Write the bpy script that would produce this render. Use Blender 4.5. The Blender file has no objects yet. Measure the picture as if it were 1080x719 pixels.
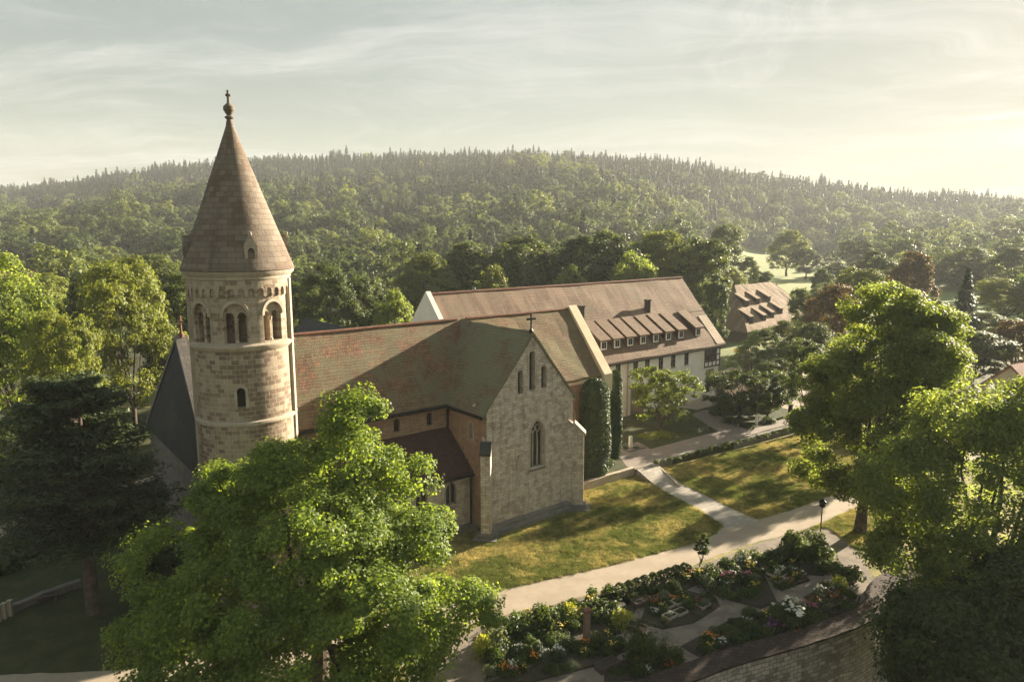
import bpy, bmesh, math, random
import numpy as np
from mathutils import Vector, Matrix, Euler

# ------------------------------------------------------------------ camera, sky, sun, exposure
scn = bpy.context.scene
CAM_H = 28.0
cam_d = bpy.data.cameras.new('camera')
cam = bpy.data.objects.new('camera', cam_d)
scn.collection.objects.link(cam)
scn.camera = cam
cam.location = (0, 0, CAM_H)
cam.rotation_euler = (math.radians(90 - 8.897), math.radians(0.07), 0)
cam_d.sensor_fit = 'HORIZONTAL'
cam_d.angle = math.radians(72.21)
cam_d.clip_start = 0.5
cam_d.clip_end = 12000

SUN_AZ, SUN_EL = math.radians(50.0), math.radians(15.5)      # azimuth measured from +Y towards +X
SUN_DIR = Vector((math.sin(SUN_AZ) * math.cos(SUN_EL), math.cos(SUN_AZ) * math.cos(SUN_EL), math.sin(SUN_EL)))
sun_d = bpy.data.lights.new('sun', 'SUN')
sun_d.energy = 5.0
sun_d.angle = math.radians(0.6)
sun_d.color = (1.0, 0.86, 0.66)
sun = bpy.data.objects.new('sun', sun_d)
scn.collection.objects.link(sun)
sun.rotation_euler = SUN_DIR.to_track_quat('Z', 'Y').to_euler()

world = bpy.data.worlds.new('World')
scn.world = world
world.use_nodes = True
SKY_STRENGTH = 0.06
scn.view_settings.view_transform = 'Standard'
scn.view_settings.look = 'None'
scn.view_settings.gamma = 1.0
scn.view_settings.exposure = 2.2
scn.view_settings.use_curve_mapping = False
scn.render.engine = 'CYCLES'
cy = scn.cycles
cy.use_denoising = True
try:
    cy.denoiser = 'OPENIMAGEDENOISE'
    cy.denoising_input_passes = 'RGB_ALBEDO_NORMAL'
except Exception:
    pass
cy.max_bounces = 6
cy.diffuse_bounces = 3
cy.glossy_bounces = 2
cy.transmission_bounces = 3
cy.transparent_max_bounces = 4
cy.volume_bounces = 0
cy.caustics_reflective = False
cy.caustics_refractive = False
cy.sample_clamp_indirect = 6.0

HAZE_DENSITY = 0.00015


# ------------------------------------------------------------------ node helpers
def sock(nt, s, v):
    if v is None:
        return
    if hasattr(v, 'is_output'):
        nt.links.new(v, s)
    else:
        if isinstance(v, (tuple, list)) and len(v) == 3 and s.type == 'RGBA':
            v = (*v, 1)
        s.default_value = v


def N(nt, typ, ins=None, **props):
    n = nt.nodes.new(typ)
    for k, v in props.items():
        setattr(n, k, v)
    for k, v in (ins or {}).items():
        sock(nt, n.inputs[k], v)
    return n


def mixc(nt, fac, a, b, mode='MIX'):
    n = nt.nodes.new('ShaderNodeMix')
    n.data_type = 'RGBA'
    n.blend_type = mode
    sock(nt, n.inputs[0], fac)
    sock(nt, n.inputs[6], a)
    sock(nt, n.inputs[7], b)
    return n.outputs[2]


def math_n(nt, op, a, b=None, c=None, clamp=False):
    n = nt.nodes.new('ShaderNodeMath')
    n.operation = op
    n.use_clamp = clamp
    sock(nt, n.inputs[0], a)
    if b is not None:
        sock(nt, n.inputs[1], b)
    if c is not None:
        sock(nt, n.inputs[2], c)
    return n.outputs[0]


def ramp(nt, fac, lo, hi, a=0.0, b=1.0):
    n = nt.nodes.new('ShaderNodeMapRange')
    n.interpolation_type = 'SMOOTHSTEP'
    sock(nt, n.inputs[0], fac)
    n.inputs[1].default_value = lo
    n.inputs[2].default_value = hi
    n.inputs[3].default_value = a
    n.inputs[4].default_value = b
    return n.outputs[0]


def noise(nt, vec, scale, detail=4.0, rough=0.55, dist=0.0):
    n = N(nt, 'ShaderNodeTexNoise', {'Scale': scale, 'Detail': detail, 'Roughness': rough, 'Distortion': dist})
    if vec is not None:
        nt.links.new(vec, n.inputs['Vector'])
    return n.outputs[0]


def mapping(nt, vec, scale=(1, 1, 1), rot=(0, 0, 0), loc=(0, 0, 0)):
    n = N(nt, 'ShaderNodeMapping')
    nt.links.new(vec, n.inputs[0])
    n.inputs[1].default_value = loc
    n.inputs[2].default_value = rot
    n.inputs[3].default_value = scale
    return n.outputs[0]


def new_mat(name):
    m = bpy.data.materials.new(name)
    m.use_nodes = True
    nt = m.node_tree
    nt.nodes.clear()
    out = nt.nodes.new('ShaderNodeOutputMaterial')
    return m, nt, out


def finish(nt, out, col, rough=0.9, height=None, strength=0.4, dist=0.05, metallic=0.0, spec=0.3):
    b = N(nt, 'ShaderNodeBsdfPrincipled', {'Base Color': col, 'Roughness': rough, 'Metallic': metallic})
    b.inputs['Specular IOR Level'].default_value = spec
    if height is not None:
        bp = N(nt, 'ShaderNodeBump', {'Strength': strength, 'Distance': dist, 'Height': height})
        nt.links.new(bp.outputs[0], b.inputs['Normal'])
    nt.links.new(b.outputs[0], out.inputs[0])


def UV(nt):
    return nt.nodes.new('ShaderNodeTexCoord').outputs['UV']


def OBJ(nt):
    return nt.nodes.new('ShaderNodeTexCoord').outputs['Object']


def POS(nt):
    return nt.nodes.new('ShaderNodeNewGeometry').outputs['Position']


def stone_mat(name, c1, c2, mortar, bw=0.8, bh=0.38, dark=None, dark_lo=0.5, dark_hi=0.62, dscale=0.35,
              streak=0.0, blotch=(0.5, 0.5, 0.5), blotch_amt=0.25, msize=0.018, bump=0.5, pale=None, wob_amt=(0.08, 0.06)):
    m, nt, out = new_mat(name)
    uv = UV(nt)
    wob = N(nt, 'ShaderNodeTexNoise', {'Scale': 0.9, 'Detail': 2.0})
    nt.links.new(uv, wob.inputs['Vector'])
    off = N(nt, 'ShaderNodeVectorMath', operation='MULTIPLY_ADD')
    nt.links.new(wob.outputs['Color'], off.inputs[0])
    off.inputs[1].default_value = (wob_amt[0], wob_amt[1], 0)
    nt.links.new(uv, off.inputs[2])
    v = off.outputs[0]

    def brick(a, b, mo, bias=0.0):
        return N(nt, 'ShaderNodeTexBrick', {'Vector': v, 'Color1': a, 'Color2': b, 'Mortar': mo, 'Scale': 1.0,
                 'Mortar Size': msize, 'Mortar Smooth': 0.4, 'Bias': bias, 'Brick Width': bw, 'Row Height': bh})
    br = brick(c1, c2, mortar)
    col = br.outputs['Color']
    if dark is not None:
        br2 = brick(dark[0], dark[1], mortar, -0.2)
        rnd_b = brick((0, 0, 0), (1, 1, 1), (0.5, 0.5, 0.5))
        mn = noise(nt, mapping(nt, uv, (dscale, dscale * 0.8, dscale)), 1.0, 3, 0.6)
        mask = ramp(nt, math_n(nt, 'MULTIPLY_ADD', rnd_b.outputs['Color'], 0.22, math_n(nt, 'SUBTRACT', mn, 0.11)), dark_lo, dark_hi)
        col = mixc(nt, mask, col, br2.outputs['Color'])
    n1 = noise(nt, uv, 1.4, 6, 0.65)
    col = mixc(nt, ramp(nt, n1, 0.35, 0.75, 0, blotch_amt), col, mixc(nt, 1.0, col, blotch, 'MULTIPLY'))
    n2 = noise(nt, uv, 14, 4, 0.6)
    col = mixc(nt, ramp(nt, n2, 0.3, 0.8, 0, 0.35), col, mixc(nt, 1.0, col, (0.62, 0.6, 0.58), 'MULTIPLY'))
    if pale is not None:
        n4 = noise(nt, mapping(nt, uv, (0.5, 1.6, 1), loc=(7, 3, 0)), 1.3, 4, 0.6)
        col = mixc(nt, ramp(nt, n4, 0.58, 0.7, 0, 0.6), col, pale)
    if streak > 0:
        n3 = noise(nt, mapping(nt, uv, (2.2, 0.16, 1)), 1.0, 5, 0.6)
        col = mixc(nt, ramp(nt, n3, 0.5, 0.72, 0, streak), col, (0.05, 0.048, 0.045))
    h = math_n(nt, 'MULTIPLY_ADD', br.outputs['Fac'], -0.6, math_n(nt, 'MULTIPLY', noise(nt, uv, 5, 5, 0.65), 1.1))
    finish(nt, out, col, 0.92, h, bump, 0.06)
    return m


def roof_mat(name, c1, c2, moss=None, moss_lo=0.45, moss_hi=0.65, orange=None, row=0.3, bw=0.24, patches=None):
    m, nt, out = new_mat(name)
    uv = UV(nt)
    br = N(nt, 'ShaderNodeTexBrick', {'Vector': uv, 'Color1': c1, 'Color2': c2,
           'Mortar': tuple(x * 0.45 for x in c2), 'Scale': 1.0, 'Mortar Size': 0.02, 'Mortar Smooth': 0.6,
           'Bias': 0.0, 'Brick Width': bw, 'Row Height': row})
    col = br.outputs['Color']
    n1 = noise(nt, uv, 0.45, 6, 0.65)
    col = mixc(nt, ramp(nt, n1, 0.35, 0.7, 0, 0.5), col, mixc(nt, 1.0, col, (0.6, 0.58, 0.56), 'MULTIPLY'))
    if patches is not None:
        n5 = noise(nt, mapping(nt, uv, (0.22, 0.03, 1), loc=(2, 5, 0)), 2.2, 2, 0.5)
        col = mixc(nt, ramp(nt, n5, 0.48, 0.54, 0, 0.55), col, patches)
    if moss is not None:
        n2 = noise(nt, uv, 0.28, 7, 0.72)
        col = mixc(nt, ramp(nt, n2, moss_lo, moss_hi, 0, 0.85), col, moss)
    n3 = noise(nt, uv, 3.0, 5, 0.7)
    col = mixc(nt, ramp(nt, n3, 0.62, 0.72, 0, 0.6), col, (0.045, 0.04, 0.035))
    if orange is not None:
        n4 = noise(nt, mapping(nt, uv, (1.0, 0.7, 1), loc=(11, 4, 0)), 0.9, 5, 0.75)
        col = mixc(nt, ramp(nt, n4, 0.6, 0.68, 0, 0.85), col, orange)
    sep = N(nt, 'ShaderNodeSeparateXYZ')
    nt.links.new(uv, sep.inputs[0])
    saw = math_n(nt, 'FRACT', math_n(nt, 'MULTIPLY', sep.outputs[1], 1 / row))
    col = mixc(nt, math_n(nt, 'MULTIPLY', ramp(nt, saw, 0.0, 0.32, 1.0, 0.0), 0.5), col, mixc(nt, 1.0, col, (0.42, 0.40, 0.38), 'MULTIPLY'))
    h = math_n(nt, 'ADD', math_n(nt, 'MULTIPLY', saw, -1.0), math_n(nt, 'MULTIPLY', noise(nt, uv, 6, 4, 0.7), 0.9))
    finish(nt, out, col, 0.88, h, 0.8, 0.09)
    return m


def plain_mat(name, c, rough=0.7, metallic=0.0, var=0.25, scale=3.0, bump=0.2, spec=0.3):
    m, nt, out = new_mat(name)
    o = OBJ(nt)
    n = noise(nt, o, scale, 6, 0.65)
    col = mixc(nt, ramp(nt, n, 0.3, 0.7), tuple(x * (1 - var) for x in c), tuple(min(1, x * (1 + var)) for x in c))
    finish(nt, out, col, rough, noise(nt, o, scale * 6, 4, 0.6), bump, 0.03, metallic, spec)
    return m


def leaf_mat(name, dark, light, trans=0.35, tree_var=0.25, warm=None, brown=0.0):
    m, nt, out = new_mat(name)
    geo = nt.nodes.new('ShaderNodeNewGeometry')
    oi = nt.nodes.new('ShaderNodeObjectInfo')
    col = mixc(nt, geo.outputs['Random Per Island'], dark, light)
    if warm is not None:
        col = mixc(nt, ramp(nt, oi.outputs['Random'], 0.45, 1.0, 0, 0.8), col, warm)
    k = math_n(nt, 'MULTIPLY_ADD', oi.outputs['Random'], tree_var * 2, 1 - tree_var)
    mul = N(nt, 'ShaderNodeVectorMath', operation='SCALE')
    nt.links.new(col, mul.inputs[0])
    nt.links.new(k, mul.inputs['Scale'])
    col = mul.outputs[0]
    tone = noise(nt, OBJ(nt), 0.55, 4, 0.6)
    col = mixc(nt, ramp(nt, tone, 0.35, 0.65, 0.0, 0.55), col, mixc(nt, 1.0, col, (0.62, 0.72, 0.8), 'MULTIPLY'))
    if brown > 0:
        n = noise(nt, OBJ(nt), 0.35, 3, 0.6)
        col = mixc(nt, ramp(nt, n, 0.6, 0.75, 0, brown), col, (0.16, 0.12, 0.035))
    d = N(nt, 'ShaderNodeBsdfPrincipled', {'Base Color': col, 'Roughness': 0.55})
    d.inputs['Specular IOR Level'].default_value = 0.25
    tcol = N(nt, 'ShaderNodeVectorMath', operation='MULTIPLY')
    nt.links.new(col, tcol.inputs[0])
    tcol.inputs[1].default_value = (2.5, 2.4, 1.1)
    t = N(nt, 'ShaderNodeBsdfTranslucent', {'Color': tcol.outputs[0]})
    mx = N(nt, 'ShaderNodeMixShader', {0: trans})
    nt.links.new(d.outputs[0], mx.inputs[1])
    nt.links.new(t.outputs[0], mx.inputs[2])
    nt.links.new(mx.outputs[0], out.inputs[0])
    return m


# ------------------------------------------------------------------ world: hazy evening sky with thin cirrus
def build_world():
    nt = world.node_tree
    nt.nodes.clear()
    out = nt.nodes.new('ShaderNodeOutputWorld')
    bg = nt.nodes.new('ShaderNodeBackground')
    bg.inputs[1].default_value = SKY_STRENGTH
    sky = nt.nodes.new('ShaderNodeTexSky')
    sky.sky_type = 'NISHITA'
    sky.sun_disc = False
    sky.sun_elevation = SUN_EL
    sky.sun_rotation = SUN_AZ
    sky.altitude = 300
    sky.air_density = 1.1
    sky.dust_density = 0.5
    sky.ozone_density = 1.2
    soft = N(nt, 'ShaderNodeGamma', {'Color': sky.outputs[0], 'Gamma': 0.5})
    dn = N(nt, 'ShaderNodeVectorMath', operation='MULTIPLY_ADD')
    nt.links.new(soft.outputs[0], dn.inputs[0])
    dn.inputs[1].default_value = (0.34, 0.34, 0.34)
    dn.inputs[2].default_value = (1, 1, 1)
    soft = N(nt, 'ShaderNodeVectorMath', operation='DIVIDE')
    nt.links.new(nt.nodes['Gamma'].outputs[0], soft.inputs[0])
    nt.links.new(dn.outputs[0], soft.inputs[1])
    hs = N(nt, 'ShaderNodeHueSaturation', {'Saturation': 1.35, 'Value': 1.52, 'Color': soft.outputs[0]})
    veil = mixc(nt, 1.0, hs.outputs[0], (1.04, 1.0, 0.85), 'MULTIPLY')
    tc = nt.nodes.new('ShaderNodeTexCoord').outputs['Generated']
    sep = N(nt, 'ShaderNodeSeparateXYZ')
    nt.links.new(tc, sep.inputs[0])
    dz = math_n(nt, 'ADD', math_n(nt, 'MAXIMUM', sep.outputs[2], 0.0), 0.10)
    px = math_n(nt, 'DIVIDE', sep.outputs[0], dz)
    py = math_n(nt, 'DIVIDE', sep.outputs[1], dz)
    comb = N(nt, 'ShaderNodeCombineXYZ', {0: px, 1: py, 2: 0.0})
    p = comb.outputs[0]
    wv = N(nt, 'ShaderNodeTexNoise', {'Scale': 0.55, 'Detail': 3.0})
    nt.links.new(p, wv.inputs['Vector'])
    wob = N(nt, 'ShaderNodeVectorMath', operation='MULTIPLY_ADD')
    nt.links.new(wv.outputs['Color'], wob.inputs[0])
    wob.inputs[1].default_value = (1.6, 1.6, 0)
    nt.links.new(p, wob.inputs[2])
    q = wob.outputs[0]
    broad = ramp(nt, noise(nt, mapping(nt, p, (0.30, 0.42, 1), (0, 0, 0.5), (3.1, 1.7, 0)), 1.0, 4, 0.55, 0.5), 0.38, 0.62)
    fine = ramp(nt, noise(nt, mapping(nt, q, (1.5, 0.55, 1), (0, 0, -0.75), (1.3, 8.2, 0)), 1.0, 9, 0.68, 1.4), 0.43, 0.74)
    bands = ramp(nt, noise(nt, mapping(nt, q, (0.30, 1.0, 1), (0, 0, 0.12), (5.0, 2.0, 0)), 1.0, 10, 0.72, 0.5), 0.42, 0.74)
    side = ramp(nt, px, -1.2, 1.0)
    c = math_n(nt, 'ADD', math_n(nt, 'MULTIPLY', math_n(nt, 'MULTIPLY', fine, broad), math_n(nt, 'MULTIPLY_ADD', side, 0.8, 0.2)),
               math_n(nt, 'MULTIPLY', bands, math_n(nt, 'MULTIPLY_ADD', side, -0.25, 0.75)), clamp=True)
    low = ramp(nt, sep.outputs[2], 0.0, 0.05, 0.0, 1.0)
    c = math_n(nt, 'MULTIPLY', c, low)
    cs = N(nt, 'ShaderNodeHueSaturation', {'Saturation': 0.45, 'Value': 2.5, 'Color': soft.outputs[0]})
    cloud = mixc(nt, 1.0, cs.outputs[0], (1.05, 1.0, 0.90), 'MULTIPLY')
    col = mixc(nt, math_n(nt, 'MULTIPLY', c, 1.0), veil, cloud)
    nt.links.new(col, bg.inputs[0])
    nt.links.new(bg.outputs[0], out.inputs[0])


build_world()


# ------------------------------------------------------------------ object helpers
def tag(o, label=None, cat=None, group=None, kind=None):
    if label:
        o['label'] = label
    if cat:
        o['category'] = cat
    if group:
        o['group'] = group
    if kind:
        o['kind'] = kind
    return o


def link(o, parent=None):
    scn.collection.objects.link(o)
    if parent is not None:
        o.parent = parent
    return o


def empty(name, loc=(0, 0, 0), rz=0.0, label=None, cat=None, group=None):
    o = bpy.data.objects.new(name, None)
    o.location = loc
    o.rotation_euler = (0, 0, rz)
    o.empty_display_size = 0.5
    link(o)
    return tag(o, label, cat, group)


def copy_tree(src, parent=None):
    c = src.copy()
    link(c, parent)
    for ch in list(src.children):
        copy_tree(ch, c)
    return c


class MB:
    """collects shapes into one mesh; xf is applied to every vertex added"""

    def __init__(self, off=(0, 0, 0)):
        self.v, self.f, self.off = [], [], off
        self.xf = None

    def add(self, vs, fs):
        b = len(self.v)
        for p in vs:
            if self.xf is not None:
                p = self.xf @ Vector(p)
            self.v.append((p[0] - self.off[0], p[1] - self.off[1], p[2] - self.off[2]))
        self.f += [tuple(i + b for i in q) for q in fs]
        return self

    def box(self, x0, x1, y0, y1, z0, z1):
        return self.add([(x0, y0, z0), (x1, y0, z0), (x1, y1, z0), (x0, y1, z0), (x0, y0, z1), (x1, y0, z1), (x1, y1, z1), (x0, y1, z1)],
                        [(3, 2, 1, 0), (4, 5, 6, 7), (0, 1, 5, 4), (1, 2, 6, 5), (2, 3, 7, 6), (3, 0, 4, 7)])

    def prism(self, pts, d):
        """pts: closed 3D outline (planar), extruded along d"""
        n = len(pts)
        d = Vector(d)
        P = [Vector(p) for p in pts]
        nrm = Vector((0, 0, 0))
        for i in range(n):
            nrm += P[i].cross(P[(i + 1) % n])
        if nrm.dot(d) > 0:
            P.reverse()
        vs = P + [p + d for p in P]
        fs = [tuple(range(n)), tuple(range(2 * n - 1, n - 1, -1))]
        for i in range(n):
            j = (i + 1) % n
            fs.append((j, i, i + n, j + n))
        return self.add(vs, fs)

    def lathe(self, prof, cx=0, cy=0, n=24, cap=True):
        vs, fs = [], []
        for r, z in prof:
            for k in range(n):
                a = 2 * math.pi * k / n
                vs.append((cx + r * math.cos(a), cy + r * math.sin(a), z))
        for i in range(len(prof) - 1):
            for k in range(n):
                k2 = (k + 1) % n
                fs.append((i * n + k, i * n + k2, (i + 1) * n + k2, (i + 1) * n + k))
        if cap:
            fs.append(tuple(range(n - 1, -1, -1)))
            b = (len(prof) - 1) * n
            fs.append(tuple(range(b, b + n)))
        return self.add(vs, fs)

    def tube(self, pts, rads, n=7):
        P = [Vector(p) for p in pts]
        vs, fs = [], []
        for i, p in enumerate(P):
            t = (P[min(i + 1, len(P) - 1)] - P[max(i - 1, 0)]).normalized()
            u = t.cross(Vector((0.31, 0.95, 0.1))).normalized()
            w = t.cross(u)
            for k in range(n):
                a = 2 * math.pi * k / n
                vs.append(p + (u * math.cos(a) + w * math.sin(a)) * rads[i])
        for i in range(len(P) - 1):
            for k in range(n):
                k2 = (k + 1) % n
                fs.append((i * n + k, i * n + k2, (i + 1) * n + k2, (i + 1) * n + k))
        fs.append(tuple(range(n - 1, -1, -1)))
        b = (len(P) - 1) * n
        fs.append(tuple(range(b, b + n)))
        return self.add(vs, fs)

    def mesh(self, name):
        me = bpy.data.meshes.new(name)
        me.from_pydata(self.v, [], self.f)
        me.validate()
        bm = bmesh.new()
        bm.from_mesh(me)
        bmesh.ops.recalc_face_normals(bm, faces=bm.faces)
        bm.to_mesh(me)
        bm.free()
        return me

    def build(self, name, mat, parent=None, smooth=False, uv=True, cuts=None, cyl=None):
        o = bpy.data.objects.new(name, self.mesh(name))
        if cuts:
            boolean(o, cuts)
        o.data.materials.clear()
        o.data.materials.append(mat)
        if uv:
            if cyl:
                uv_cyl(o.data, *cyl)
            else:
                uv_box(o.data)
        if smooth:
            for p in o.data.polygons:
                p.use_smooth = True
            try:
                o.data.set_sharp_from_angle(angle=math.radians(35))
            except Exception:
                pass
        link(o, parent)
        return o


def boolean(o, cutter):
    co = bpy.data.objects.new('cutter', cutter.mesh('cutter'))
    scn.collection.objects.link(co)
    scn.collection.objects.link(o)
    md = o.modifiers.new('b', 'BOOLEAN')
    md.operation = 'DIFFERENCE'
    md.solver = 'EXACT'
    md.use_self = True
    md.object = co
    dg = bpy.context.evaluated_depsgraph_get()
    me = bpy.data.meshes.new_from_object(o.evaluated_get(dg))
    o.modifiers.clear()
    o.data = me
    scn.collection.objects.unlink(o)
    bpy.data.objects.remove(co)


def uv_box(me):
    lay = me.uv_layers.new(name='uv') if not me.uv_layers else me.uv_layers[0]
    Z = Vector((0, 0, 1))
    for p in me.polygons:
        n = p.normal
        if abs(n.z) > 0.985:
            t, b = Vector((1, 0, 0)), Vector((0, 1, 0))
        else:
            t = Z.cross(n).normalized()
            b = n.cross(t)
        for li in p.loop_indices:
            co = me.vertices[me.loops[li].vertex_index].co
            lay.data[li].uv = (co.dot(t), co.dot(b))


def uv_cyl(me, cx, cy, R):
    lay = me.uv_layers.new(name='uv') if not me.uv_layers else me.uv_layers[0]
    for p in me.polygons:
        c = p.center
        a0 = math.atan2(c.y - cy, c.x - cx)
        for li in p.loop_indices:
            co = me.vertices[me.loops[li].vertex_index].co
            if abs(co.x - cx) + abs(co.y - cy) < 1e-4:
                a = a0
            else:
                a = math.atan2(co.y - cy, co.x - cx)
            while a - a0 > math.pi:
                a -= 2 * math.pi
            while a - a0 < -math.pi:
                a += 2 * math.pi
            v = co.z + (math.hypot(co.x - cx, co.y - cy) if abs(p.normal.z) > 0.9 else 0)
            lay.data[li].uv = (a * R, v)


def arch_pts(w, z0, z1, pointed=False, n=8):
    """2D outline (u, z) of an arched opening centred on u=0"""
    h = w / 2
    pts = [(-h, z0), (h, z0)]
    if pointed:
        R = w * 0.95
        zs = z1 - math.sqrt(R * R - (R - h) ** 2)
        a1 = math.acos((R - h) / R)
        for i in range(n + 1):
            a = a1 * i / n
            pts.append((h - R + R * math.cos(a), zs + R * math.sin(a)))
        for i in range(n - 1, -1, -1):
            a = a1 * i / n
            pts.append((-(h - R + R * math.cos(a)), zs + R * math.sin(a)))
    else:
        zs = z1 - h
        for i in range(n * 2 + 1):
            a = math.pi * i / (n * 2)
            pts.append((h * math.cos(a), zs + h * math.sin(a)))
    return pts


def arch_prism(mb, pos, ang, w, z0, z1, d0, d1, pointed=False):
    """arch opening at pos (x,y); ang = direction of the outward normal; from d0 (outwards +) to d1"""
    nx, ny = math.cos(ang), math.sin(ang)
    ux, uy = -ny, nx
    pts = [(pos[0] + ux * u + nx * d0, pos[1] + uy * u + ny * d0, z) for u, z in arch_pts(w, z0, z1, pointed)]
    mb.prism(pts, (nx * (d1 - d0), ny * (d1 - d0), 0))


def arch_ring(mb, pos, ang, w, z0, z1, t, d0, d1, pointed=False):
    """a surround of width t round an arch"""
    nx, ny = math.cos(ang), math.sin(ang)
    ux, uy = -ny, nx
    inn = arch_pts(w, z0, z1, pointed)[1:] + [arch_pts(w, z0, z1, pointed)[0]]
    outl = arch_pts(w + 2 * t, z0, z1 + t, pointed)[1:] + [arch_pts(w + 2 * t, z0, z1 + t, pointed)[0]]
    n = len(inn)
    vs = []
    for d in (d0, d1):
        for ring in (inn, outl):
            vs += [(pos[0] + ux * u + nx * d, pos[1] + uy * u + ny * d, z) for u, z in ring]
    fs = []
    for i in range(n - 1):
        fs += [(i, i + 1, n + i + 1, n + i), (2 * n + i, 3 * n + i, 3 * n + i + 1, 2 * n + i + 1),
               (i, 2 * n + i, 2 * n + i + 1, i + 1), (n + i, n + i + 1, 3 * n + i + 1, 3 * n + i)]
    fs += [(0, n, 3 * n, 2 * n), (n - 1, 2 * n + n - 1, 3 * n + n - 1, n + n - 1)]
    mb.add(vs, fs)


# ground point under an image position of the survey picture (1080 x 719) at height z: used to survey real positions
PIT = math.radians(8.897)
FPX = 740.4


def at(px, py, z=0.0):
    u, v = (px - 540) / FPX, (py - 359.5) / FPX
    d = (u, math.cos(PIT) - v * math.sin(PIT), -math.sin(PIT) - v * math.cos(PIT))
    t = (z - CAM_H) / d[2]
    return d[0] * t, d[1] * t


def xz(px, py, Y):
    u, v = (px - 540) / FPX, (py - 359.5) / FPX
    d = (u, math.cos(PIT) - v * math.sin(PIT), -math.sin(PIT) - v * math.cos(PIT))
    t = Y / d[1]
    return d[0] * t, CAM_H + d[2] * t


# ------------------------------------------------------------------ materials
M = {}
M['tower'] = stone_mat('tower_ashlar', (0.42, 0.34, 0.25), (0.30, 0.235, 0.165), (0.50, 0.44, 0.34), 0.62, 0.34,
                       dark=((0.175, 0.125, 0.088), (0.26, 0.19, 0.135)), dark_lo=0.47, dark_hi=0.56, dscale=0.22, streak=0.3)
M['belfry'] = stone_mat('belfry_ashlar', (0.46, 0.38, 0.28), (0.34, 0.27, 0.19), (0.5, 0.44, 0.34), 0.55, 0.32,
                        dark=((0.21, 0.15, 0.105), (0.30, 0.22, 0.155)), dark_lo=0.52, dark_hi=0.6, dscale=0.3, streak=0.35)
M['spire'] = stone_mat('spire_stone', (0.235, 0.19, 0.145), (0.18, 0.145, 0.11), (0.105, 0.085, 0.066), 0.7, 0.38,
                       dark=((0.14, 0.10, 0.072), (0.18, 0.13, 0.09)), dark_lo=0.45, dark_hi=0.65, streak=0.4)
M['gable'] = stone_mat('gable_sandstone', (0.72, 0.64, 0.53), (0.58, 0.50, 0.41), (0.40, 0.345, 0.28), 0.58, 0.27,
                       streak=0.35, blotch=(0.52, 0.44, 0.39), blotch_amt=0.75, bump=1.0, pale=(0.62, 0.56, 0.47), dark=((0.44, 0.36, 0.285), (0.54, 0.45, 0.36)), dark_lo=0.5, dark_hi=0.66, dscale=0.45)
M['rubble'] = stone_mat('reddish_sandstone', (0.40, 0.27, 0.18), (0.30, 0.20, 0.135), (0.40, 0.30, 0.21), 0.6, 0.32,
                        streak=0.2, blotch=(0.75, 0.58, 0.48), blotch_amt=0.6, bump=0.5)
M['trim'] = stone_mat('pale_stone_trim', (0.50, 0.43, 0.33), (0.42, 0.35, 0.26), (0.38, 0.32, 0.25), 1.2, 0.6, streak=0.25)
M['greystone'] = stone_mat('grey_plinth_stone', (0.24, 0.22, 0.19), (0.18, 0.165, 0.15), (0.12, 0.11, 0.1), 1.0, 0.4, streak=0.3)
M['wallstone'] = stone_mat('garden_wall_stone', (0.62, 0.55, 0.46), (0.44, 0.385, 0.32), (0.25, 0.22, 0.18), 0.62, 0.30,
                           dark=((0.24, 0.21, 0.17), (0.33, 0.285, 0.235)), dark_lo=0.48, dark_hi=0.62, streak=0.45, msize=0.03, bump=1.0, wob_amt=(0.5, 0.35), blotch_amt=0.6, pale=(0.42, 0.38, 0.32))
M['coping'] = stone_mat('dark_coping', (0.085, 0.06, 0.046), (0.055, 0.04, 0.032), (0.03, 0.023, 0.018), 0.45, 0.3, bump=1.0)
M['plaster'] = plain_mat('white_plaster', (0.84, 0.80, 0.70), 0.9, var=0.07, scale=0.6, bump=0.1)
M['creamplaster'] = plain_mat('cream_plaster', (0.70, 0.58, 0.40), 0.9, var=0.10, scale=0.8, bump=0.15)
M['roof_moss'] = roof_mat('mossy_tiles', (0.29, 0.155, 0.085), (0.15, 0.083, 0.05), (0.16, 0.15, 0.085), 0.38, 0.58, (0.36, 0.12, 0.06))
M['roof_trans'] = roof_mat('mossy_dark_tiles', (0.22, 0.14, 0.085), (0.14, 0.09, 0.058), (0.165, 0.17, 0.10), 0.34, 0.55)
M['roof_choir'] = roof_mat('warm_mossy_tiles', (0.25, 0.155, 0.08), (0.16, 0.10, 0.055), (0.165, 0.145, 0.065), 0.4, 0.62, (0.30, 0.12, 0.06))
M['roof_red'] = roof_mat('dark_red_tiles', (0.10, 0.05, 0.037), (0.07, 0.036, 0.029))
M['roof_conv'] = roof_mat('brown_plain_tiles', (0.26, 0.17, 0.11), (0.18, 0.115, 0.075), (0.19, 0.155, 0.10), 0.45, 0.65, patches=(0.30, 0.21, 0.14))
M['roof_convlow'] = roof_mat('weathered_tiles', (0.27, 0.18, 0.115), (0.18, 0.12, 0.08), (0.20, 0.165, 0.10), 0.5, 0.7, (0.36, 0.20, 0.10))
M['roof_pale'] = roof_mat('pale_tiles', (0.52, 0.42, 0.30), (0.46, 0.37, 0.27))  # lighter tile colour for the strip at the right end of the convent roof
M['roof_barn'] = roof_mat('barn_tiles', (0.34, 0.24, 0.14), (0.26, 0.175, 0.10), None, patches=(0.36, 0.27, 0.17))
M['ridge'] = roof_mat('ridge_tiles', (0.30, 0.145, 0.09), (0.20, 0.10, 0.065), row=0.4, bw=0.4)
M['slate'] = roof_mat('slate', (0.065, 0.07, 0.072), (0.05, 0.052, 0.055), (0.075, 0.085, 0.065), 0.5, 0.7)
M['darkwood'] = plain_mat('dark_wood', (0.055, 0.042, 0.034), 0.8, var=0.3)
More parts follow.
